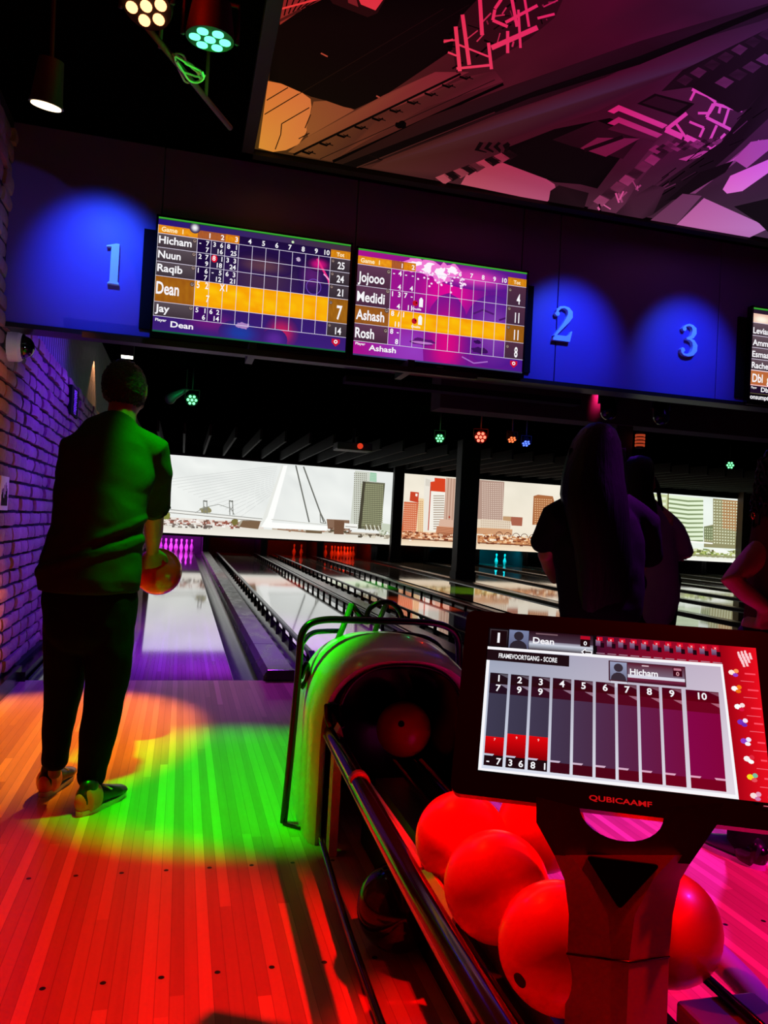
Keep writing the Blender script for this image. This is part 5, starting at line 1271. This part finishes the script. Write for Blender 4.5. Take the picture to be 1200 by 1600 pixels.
def head(bm, c, f, up, s=1.):
    """skull, jaw, nose, ears, lips, brows; f = facing direction"""
    f = Vector(f).normalized(); up = Vector(up); up = (up - f * up.dot(f)).normalized(); sd = f.cross(up)
    c = Vector(c); R3 = Matrix((sd, f, up)).transposed()
    def el(p, r):
        q = bmesh.ops.create_uvsphere(bm, u_segments=20, v_segments=12, radius=1)
        for v in q['verts']: v.co = c + (R3 @ Vector((p[0] + v.co.x * r[0], p[1] + v.co.y * r[1], p[2] + v.co.z * r[2]))) * s
    el((0, -.012, .022), (.074, .092, .088)); el((0, .030, -.02), (.058, .058, .075)); el((0, .045, -.072), (.036, .036, .030)); el((0, .02, -.055), (.052, .055, .045))
    el((0, .094, -.012), (.011, .016, .022)); el((0, .102, -.024), (.015, .013, .010)); el((0, .084, -.050), (.022, .010, .006)); el((0, .083, -.058), (.019, .010, .006)); el((0, .078, .018), (.05, .014, .010))
    for q in (-1, 1): el((q * .026, .078, .004), (.013, .010, .008)); el((q * .076, -.004, -.004), (.010, .018, .030)); el((q * .080, -.012, .006), (.007, .014, .022)); el((q * .040, .060, -.022), (.02, .02, .02))
    return R3
def wrinkle(me, amp, fx=6, fz=14, seed=0, fn=None):
    for v in me.vertices:
        p = v.co; n_ = v.normal
        k = noise.noise(Vector((p.x * fx + seed, p.y * fx, p.z * fz + p.x * 5))) + .5 * noise.noise(Vector((p.x * fx * 2.3, p.y * fx * 2.3, p.z * fz * 1.9 + seed)))
        if fn: k += fn(p)
        v.co = p + n_ * amp * k
def shoe(parent, heel, toe, col_heel, name='shoe', s=1.):
    heel = Vector(heel); toe = Vector(toe); d = (toe - heel); d.z = 0; L_ = .27 * s; d.normalize(); sd = Vector((d.y, -d.x, 0))
    T = lambda a, b_, z: heel + d * a * s + sd * b_ * s + Vector((0, 0, z * s))
    bm = bmesh.new()
    chain(bm, [T(.025, 0, .055), T(.08, 0, .055), T(.14, 0, .045), T(.20, .004, .036), T(.245, .004, .030)], [(.030, .045), (.034, .048), (.040, .034), (.044, .024), (.036, .018)], 20, side=sd)
    chain(bm, [T(.05, 0, .05), T(.055, 0, .10)], [(.034, .045), (.030, .040)], 16, side=sd)
    me = remesh(bm, .005, 3, name); up = link(name, me, mat('navy shoe leather', (22, 24, 40), .3), parent)
    bm = bmesh.new(); chain(bm, [T(.016, 0, .045), T(.030, 0, .05), T(.075, 0, .05)], [(.026, .040), (.041, .054), (.042, .056)], 20, side=sd)
    link('heel_counter', remesh(bm, .005, 3, 'heel_counter'), col_heel, up)
    bm = bmesh.new(); n = 28; ol = []
    for i in range(n):
        a = 2 * pi * i / n; x = .135 + .140 * cos(a); w_ = .042 * (1 + .12 * cos(a)) * (1 - .12 * math.exp(-((x - .12) / .04) ** 2)); ol.append((x, w_ * math.copysign(abs(sin(a)) ** .75, sin(a))))
    va = [bm.verts.new(T(x, y, 0)) for x, y in ol]; vb = [bm.verts.new(T(x * 1., y * 1.03, .020)) for x, y in ol]; bm.faces.new(va); bm.faces.new(vb[::-1])
    for i in range(n): bm.faces.new((va[i], va[(i + 1) % n], vb[(i + 1) % n], vb[i]))
    obj('sole', bm, mat('pale shoe sole', (200, 190, 200), .5), up, smooth=True, angle=50)
    bm = bmesh.new()
    for k in range(4): tube(bm, [T(.12 + k * .02, -.026, .072 - k * .008), T(.125 + k * .02, 0, .084 - k * .009), T(.13 + k * .02, .026, .072 - k * .008)], .003, 6, 1)
    tube(bm, [T(.12, 0, .085), T(.105, .03, .092), T(.13, .05, .07)], .003, 6, 1); obj('laces', bm, mat('pale laces', (200, 190, 190), .6), up, smooth=True)
    return up
def limb(bm, pts, r): chain(bm, pts, r, 18)

# ---------------------------------------------------------------- bowler, seen from behind
A = at
BW = empty('person', (-.33, 3.06, 0), 'person seen from behind in loose t-shirt and dark trousers, holding a ball', 'person')
hd = A(196, 613, 3.24); nk = A(190, 652, 3.20)
bm = bmesh.new(); head(bm, hd, (.22, 1, -.38), (.02, .38, 1), 1.02)
chain(bm, [A(182, 690, 3.14), nk, A(193, 630, 3.23)], [.062, .056, .055], 16)
chain(bm, [A(140, 935, 3.05), A(152, 850, 3.07), A(163, 780, 3.09), A(172, 715, 3.13), A(180, 680, 3.16)], [(.145, .10), (.135, .095), (.145, .10), (.15, .10), (.11, .08)], 24)
shR, elR, wrR = A(240, 705, 3.15), A(240, 800, 3.30), A(238, 858, 3.56)
limb(bm, [A(215, 692, 3.14), shR, A(241, 755, 3.22), elR, A(240, 830, 3.43), wrR], [.06, .055, .047, .043, .040, .028])
shL, elL, wrL = A(120, 700, 3.12), A(118, 800, 3.26), A(196, 868, 3.58)
limb(bm, [A(150, 690, 3.13), shL, A(118, 750, 3.18), elL, A(160, 838, 3.42), wrL], [.06, .055, .047, .043, .038, .027])
BALLP = A(247, 893, 3.70)
hand(bm, wrR, BALLP + Vector((-.015, -.085, .035)) - wrR + Vector((0, 0, -.035)), Vector((.1, -1, .35)), (.30, .26, .28, .34), thumb=-1, s=1.0)
hand(bm, wrL, BALLP + Vector((-.07, .0, -.075)) - wrL, Vector((-.7, -.4, -.6)), (.5, .5, .5, .5), thumb=1, s=1.0)
for q, kn_, an in (((112, 945), (102, 1078), (86, 1222)), ((168, 945), (166, 1078), (143, 1248))):
    Yk = 3.10 if q[0] < 140 else 3.02; limb(bm, [A(q[0], q[1], 3.06), A(kn_[0] - 2, kn_[1], Yk + .04), A(an[0] - 1, an[1] - 14, Yk + .06)], [.07, .040, .024])
link('body', remesh(bm, .006, 3, 'body'), M_skin, BW)
# hair
bm = bmesh.new(); R3 = Matrix((Vector((1, -.22, 0)).normalized(), Vector((.22, 1, -.38)).normalized(), Vector((0, .38, 1)).normalized())).transposed()
q = bmesh.ops.create_icosphere(bm, subdivisions=5, radius=1)
for v in q['verts']:
    p = v.co.copy(); k = 1 + .05 * noise.noise(p * 9) + .06 * noise.noise(p * 22); drop = 0
    if p.y > .45 and p.z < .35: k *= .80
    if p.z < -.5: k *= .96 - .25 * max(0, -p.z - .5)
    v.co = hd + R3 @ Vector((p.x * .086 * k, -.018 + p.y * .100 * k, .014 + p.z * .112 * k))
obj('hair', bm, noisy(mat('short curly black hair', (6, 5, 6), .5, spec=.35), 120, .5, bump=1.), BW, smooth=True)
# t-shirt
bm = bmesh.new()
chain(bm, [A(139, 924, 3.05), A(140, 905, 3.05), A(146, 870, 3.06), A(153, 830, 3.07), A(160, 780, 3.09), A(168, 735, 3.12), A(175, 700, 3.14), A(181, 672, 3.165), A(186, 658, 3.19)],
      [(.180, .135), (.186, .140), (.176, .135), (.168, .128), (.170, .128), (.178, .125), (.165, .112), (.118, .085), (.068, .062)], 40, dome=False)
limb(bm, [A(205, 690, 3.14), A(238, 706, 3.15), A(243, 740, 3.19), A(240, 786, 3.27)], [.07, .072, .070, .064])
limb(bm, [A(155, 688, 3.13), A(122, 702, 3.12), A(117, 745, 3.17), A(117, 790, 3.24)], [.07, .070, .070, .066])
me = remesh(bm, .007, 3, 't_shirt')
def folds(p):
    q = (p.z - .86) ; k = 0
    k += 1.3 * math.exp(-((p.z - (.93 + .35 * (p.x + .33))) / .018) ** 2) * (1 if p.y < 3.05 else .3)
    k += 1.0 * math.exp(-((p.z - (1.02 + .5 * (p.x + .25))) / .014) ** 2) * (1 if p.x > -.3 else .2)
    k -= .8 * math.exp(-((p.z - (.97 + .4 * (p.x + .3))) / .02) ** 2)
    return k
wrinkle(me, .009, 5, 9, 3, folds)
link('t_shirt', me, cloth_mat('grey green t-shirt', (36, 50, 40)), BW)
# trousers
bm = bmesh.new()
chain(bm, [A(140, 975, 3.05), A(140, 940, 3.05), A(141, 905, 3.05)], [(.165, .12), (.172, .125), (.16, .118)], 28)
limb(bm, [A(104, 950, 3.06), A(103, 1010, 3.08), A(100, 1075, 3.12), A(90, 1140, 3.15), A(86, 1172, 3.16), A(85, 1186, 3.16)], [.088, .080, .068, .057, .050, .050])
limb(bm, [A(170, 950, 3.04), A(172, 1010, 3.04), A(167, 1075, 3.04), A(153, 1150, 3.04), A(144, 1196, 3.04), A(142, 1212, 3.04)], [.096, .088, .076, .064, .054, .054])
me = remesh(bm, .008, 3, 'trousers'); wrinkle(me, .007, 7, 7, 8)
link('trousers', me, cloth_mat('black trousers', (8, 8, 9)), BW)
M_hc = mat('salmon heel leather', (225, 90, 80), .35)
shoe(BW, atZ(122, 1276), atZ(186, 1243), M_hc, s=.95); shoe(BW, atZ(66, 1246), atZ(108, 1212), M_hc, s=.95)
ball(tuple(BALLP), 'orange-red ball held by the person in the t-shirt', mat('orange red urethane', (244, 24, 8), .22, coat=.5), [])

# ---------------------------------------------------------------- long-haired woman
M_top = cloth_mat('black loose top', (12, 11, 14)); M_jean = cloth_mat('dark trousers', (14, 14, 20))
def longhair(parent, rows, seg=72, amp=.022, seed=0, m_=None):
    """rows: (centre, rx, ry) from crown to tips, rippled into locks"""
    bm = bmesh.new(); rings = []
    for i, (c_, rx, ry) in enumerate(rows):
        r = []
        for j in range(seg):
            a = 2 * pi * j / seg; k = 1 + amp * noise.noise(Vector((cos(a) * 5, sin(a) * 5, seed + i * .12))) + amp * .8 * noise.noise(Vector((cos(a) * 14, sin(a) * 14, seed + i * .06)))
            r.append(bm.verts.new(Vector(c_) + Vector((rx * k * cos(a), ry * k * sin(a), 0))))
        rings.append(r)
    for a, b_ in zip(rings, rings[1:]):
        for j in range(seg): bm.faces.new((a[j], a[(j + 1) % seg], b_[(j + 1) % seg], b_[j]))
    bm.faces.new(rings[0]); bm.faces.new(rings[-1][::-1])
    o = obj('hair', bm, m_ or M_hair, parent, smooth=True)
    return o
def leg_pair(bm, hipx, Y, x0, spread=.09, r=(.085, .06, .04), toe=None):
    for s in (-1, 1): limb(bm, [(x0 + s * spread, Y, .86), (x0 + s * spread * .95, Y + .01, .47), (x0 + s * spread * .9, Y, .07)], r)
Y1 = 3.45; c1 = A(937, 800, Y1); X1 = c1.x
W1 = empty('person', (X1, Y1, 0), 'person with very long straight dark hair and loose black top, back to us', 'person')
hd1 = A(935, 712, Y1 + .05)
bm = bmesh.new(); head(bm, hd1, (.2, 1, -.1), (0, .1, 1), 1.)
chain(bm, [(X1, Y1, .86), (X1, Y1, 1.02), (X1, Y1, 1.12), (X1, Y1 + .01, 1.22), (X1, Y1 + .02, 1.29), hd1 + Vector((0, -.01, -.05))], [(.15, .10), (.12, .09), (.14, .10), (.16, .09), (.06, .06), (.052, .055)], 24)
for s, el, wr in ((-1, A(852, 868, Y1 + .08), A(866, 905, Y1 + .30)), (1, A(1012, 872, Y1 + .08), A(985, 900, Y1 + .32))):
    sh = Vector((X1 + s * .13, Y1, 1.21)); limb(bm, [sh, (sh + el) / 2, el, (el + wr) / 2, wr], [.05, .045, .040, .036, .026]); hand(bm, wr, Vector((-s * .6, .5, .1)), Vector((0, -.3, 1)), thumb=s)
leg_pair(bm, 0, Y1, X1)
link('body', remesh(bm, .007, 3, 'body'), M_skin, W1)
bm = bmesh.new()
chain(bm, [A(940, 950, Y1), A(938, 900, Y1), A(936, 850, Y1), A(936, 810, Y1), A(938, 778, Y1)], [(.225, .15), (.235, .15), (.25, .15), (.215, .13), (.12, .09)], 32)
limb(bm, [A(905, 790, Y1), A(868, 812, Y1 + .02), A(848, 846, Y1 + .06)], [.08, .085, .062]); limb(bm, [A(975, 795, Y1), A(1006, 822, Y1 + .02), A(1014, 866, Y1 + .05)], [.08, .09, .075])
me = remesh(bm, .01, 4, 'loose_top'); wrinkle(me, .012, 5, 6, 4); link('loose_top', me, M_top, W1)
bm = bmesh.new(); chain(bm, [(X1, Y1, .80), (X1, Y1, .98)], [(.17, .12), (.15, .11)], 24)
leg_pair(bm, 0, Y1, X1, r=(.10, .08, .07)); link('trousers', remesh(bm, .01, 3, 'trousers'), M_jean, W1)
for s in (-1, 1): shoe(W1, (X1 + s * .09, Y1 - .07, 0), (X1 + s * .10, Y1 + .2, 0), M_blackgloss, s=.88)
hr = [(936, 660, .012, .012), (936, 663, .05, .05), (935, 672, .085, .085), (932, 690, .118, .11), (929, 715, .140, .12), (927, 745, .158, .12), (928, 775, .172, .12), (932, 800, .17, .11), (938, 840, .16, .10), (943, 880, .155, .09), (946, 920, .15, .07), (948, 950, .145, .05), (949, 975, .12, .03)]
hair1 = longhair(W1, [(A(x, y, Y1 - .02 - .07 * min(1, max(0, (y - 700) / 120))), a * 1.0, b_) for x, y, a, b_ in hr], seed=2)
bm = bmesh.new(); R = random.Random(6)
for k in range(26):
    s = R.choice((-1, -1, 1)); x0 = 934 + s * R.uniform(38, 44); pts = [A(x0 + s * 2 * sin(i) + (s * (i / 7.) * R.uniform(3, 14)), 700 + i * 27, Y1 - .03) for i in range(8)]; tube(bm, pts, .0012, 5, 1)
obj('loose_strands', bm, M_hair, hair1, smooth=True)

# ---------------------------------------------------------------- woman in profile beyond her
Y2 = 4.15; hd2 = A(1003, 752, Y2); X2 = A(1022, 850, Y2).x
W2 = empty('person', (X2, Y2, 0), 'person in a dark violet sweatshirt with folded arms, half hidden by the long-haired person', 'person')
bm = bmesh.new(); head(bm, hd2, (1, .35, -.08), (.05, .1, 1), 1.)
chain(bm, [(X2, Y2, .86), (X2, Y2, 1.02), (X2, Y2, 1.12), (X2, Y2, 1.2), hd2 + Vector((-.01, 0, -.09)), hd2], [(.14, .10), (.12, .09), (.14, .10), (.14, .09), (.052, .055), (.05, .05)], 24)
for s, el, wr in ((1, A(1072, 866, Y2 - .05), A(1040, 872, Y2 + .12)), (-1, A(1000, 875, Y2), A(1040, 866, Y2 + .15))):
    sh = Vector((X2 + s * .10, Y2, 1.18)); limb(bm, [sh, (sh + el) / 2, el, (el + wr) / 2, wr], [.05, .045, .04, .036, .027]); hand(bm, wr, Vector((-s, .1, .1)), Vector((0, .6, .6)), thumb=s)
leg_pair(bm, 0, Y2, X2); link('body', remesh(bm, .007, 3, 'body'), M_skin, W2)
bm = bmesh.new()
chain(bm, [A(1018, 956, Y2), A(1020, 930, Y2), A(1020, 880, Y2), A(1016, 830, Y2), A(1012, 800, Y2)], [(.15, .12), (.165, .13), (.16, .13), (.155, .115), (.09, .08)], 28)
limb(bm, [A(1036, 812, Y2), A(1056, 832, Y2 - .02), A(1070, 860, Y2 - .05), A(1044, 868, Y2 + .08)], [.065, .065, .060, .05]); limb(bm, [A(990, 815, Y2), A(990, 850, Y2), A(1000, 872, Y2), A(1035, 868, Y2 + .10)], [.06, .06, .055, .048])
me = remesh(bm, .01, 4, 'sweatshirt'); wrinkle(me, .010, 5, 9, 7); link('sweatshirt', me, cloth_mat('violet grey sweatshirt', (96, 84, 110)), W2)
bm = bmesh.new(); chain(bm, [(X2, Y2, .80), (X2, Y2, .96)], [(.15, .11), (.14, .11)], 24); leg_pair(bm, 0, Y2, X2, r=(.095, .075, .065)); link('trousers', remesh(bm, .01, 3, 'trousers'), M_jean, W2)
for s in (-1, 1): shoe(W2, (X2 + s * .08, Y2 - .07, 0), (X2 + s * .12, Y2 + .2, 0), M_blackgloss, s=.88)
hr = [(1000, 712, .02, .02), (1000, 715, .06, .06), (998, 726, .088, .095), (996, 745, .095, .10), (995, 765, .095, .09), (1000, 790, .10, .09), (1004, 815, .095, .085), (1006, 840, .08, .07), (1006, 855, .05, .04)]
longhair(W2, [(A(x, y, Y2 - .03), a, b_) for x, y, a, b_ in hr], seed=5)
bm = bmesh.new()
for k in range(6): tube(bm, [A(1024 + k, 745 + 2 * k, Y2 - .05), A(1028 + k, 780, Y2 - .06), A(1033 + k * 1.5, 812 + 3 * k, Y2 - .07)], .004, 6, 1)
obj('front_locks', bm, M_hair, W2, smooth=True)

# ---------------------------------------------------------------- person at the right edge, hand on hip
Y3 = 2.30; hd3 = A(1226, 745, Y3); X3 = A(1232, 900, Y3).x
W3 = empty('person', (X3, Y3, 0), 'person with dark curly hair, hand on hip, cut off by the right edge', 'person')
bm = bmesh.new(); head(bm, hd3, (.5, 1, 0), (0, 0, 1), 1.)
chain(bm, [(X3, Y3, .80), (X3, Y3, .95), (X3, Y3, 1.1), (X3, Y3, 1.24), hd3 + Vector((0, 0, -.10)), hd3], [(.14, .10), (.12, .09), (.135, .10), (.13, .085), (.052, .055), (.05, .05)], 24)
elb, wr = A(1143, 906, Y3 - .02), A(1192, 946, Y3 - .06)
limb(bm, [A(1200, 855, Y3), A(1182, 868, Y3), A(1162, 888, Y3 - .01), elb, A(1168, 928, Y3 - .04), wr], [.050, .046, .041, .038, .034, .026]); hand(bm, wr, Vector((.6, .1, -.5)), Vector((-.3, -1, 0)), thumb=1)
e2, w2 = Vector((X3 + .30, Y3 + .05, .97)), Vector((X3 + .22, Y3 - .1, .80))
limb(bm, [(X3 + .15, Y3, 1.24), (X3 + .24, Y3 + .02, 1.1), e2, w2], [.05, .043, .038, .026]); hand(bm, w2, Vector((-.5, 0, -.5)), Vector((.3, -1, 0)), thumb=-1)
for s in (-1, 1): limb(bm, [(X3 + s * .085, Y3, .80), (X3 + s * .09, Y3, .44), (X3 + s * .09 - .05, Y3 - .02, .07)], [.085, .06, .04])
link('body', remesh(bm, .007, 3, 'body'), M_skin, W3)
bm = bmesh.new(); chain(bm, [(X3, Y3, .74), (X3, Y3, .90), (X3, Y3, 1.05), (X3, Y3, 1.2), (X3, Y3, 1.25)], [(.165, .12), (.15, .115), (.15, .118), (.14, .10), (.10, .08)], 28)
me = remesh(bm, .01, 3, 'sleeveless_top'); wrinkle(me, .006, 6, 8, 1); link('sleeveless_top', me, cloth_mat('maroon top', (60, 30, 34)), W3)
bm = bmesh.new(); chain(bm, [(X3, Y3, .66), (X3, Y3, .84)], [(.165, .12), (.15, .115)], 24)
for s in (-1, 1): limb(bm, [(X3 + s * .085, Y3, .76), (X3 + s * .09, Y3, .44), (X3 + s * .09 - .05, Y3 - .02, .08)], [.10, .08, .07])
link('trousers', remesh(bm, .01, 3, 'trousers'), M_jean, W3)
for s in (-1, 1): shoe(W3, (X3 + s * .09 - .05, Y3 - .10, 0), (X3 + s * .09 - .12, Y3 + .15, 0), M_blackgloss, s=.9)
bm = bmesh.new(); R = random.Random(11)
q = bmesh.ops.create_icosphere(bm, subdivisions=4, radius=1)
for v in q['verts']: p = v.co.copy(); k = 1 + .12 * noise.noise(p * 5) + .08 * noise.noise(p * 14); v.co = hd3 + Vector((p.x * .10 * k, -.02 + p.y * .105 * k, -.01 + p.z * .14 * k))
for k in range(60):
    a = R.uniform(pi * .5, pi * 1.9); z0 = R.uniform(-.02, .10); pts = []
    for i in range(12): t = i / 11; rr = .092 + .02 * t; pts.append(hd3 + Vector((rr * cos(a) + .012 * cos(i * 1.9 + k), -.02 + rr * sin(a) + .012 * sin(i * 1.9 + k), z0 - t * R.uniform(.14, .20))))
    tube(bm, pts, .0045, 6, 1)
obj('curly_hair', bm, M_hair, W3, smooth=True)
obj('earring', tube(bmesh.new(), [A(1177, 806 + 5 * sin(a), Y3 - .12) + Vector((.006 * cos(a), 0, 0)) for a in [i * pi / 6 for i in range(13)]], .0018, 8), mat('gold', (230, 160, 60), .25, metal=1), W3, smooth=True)
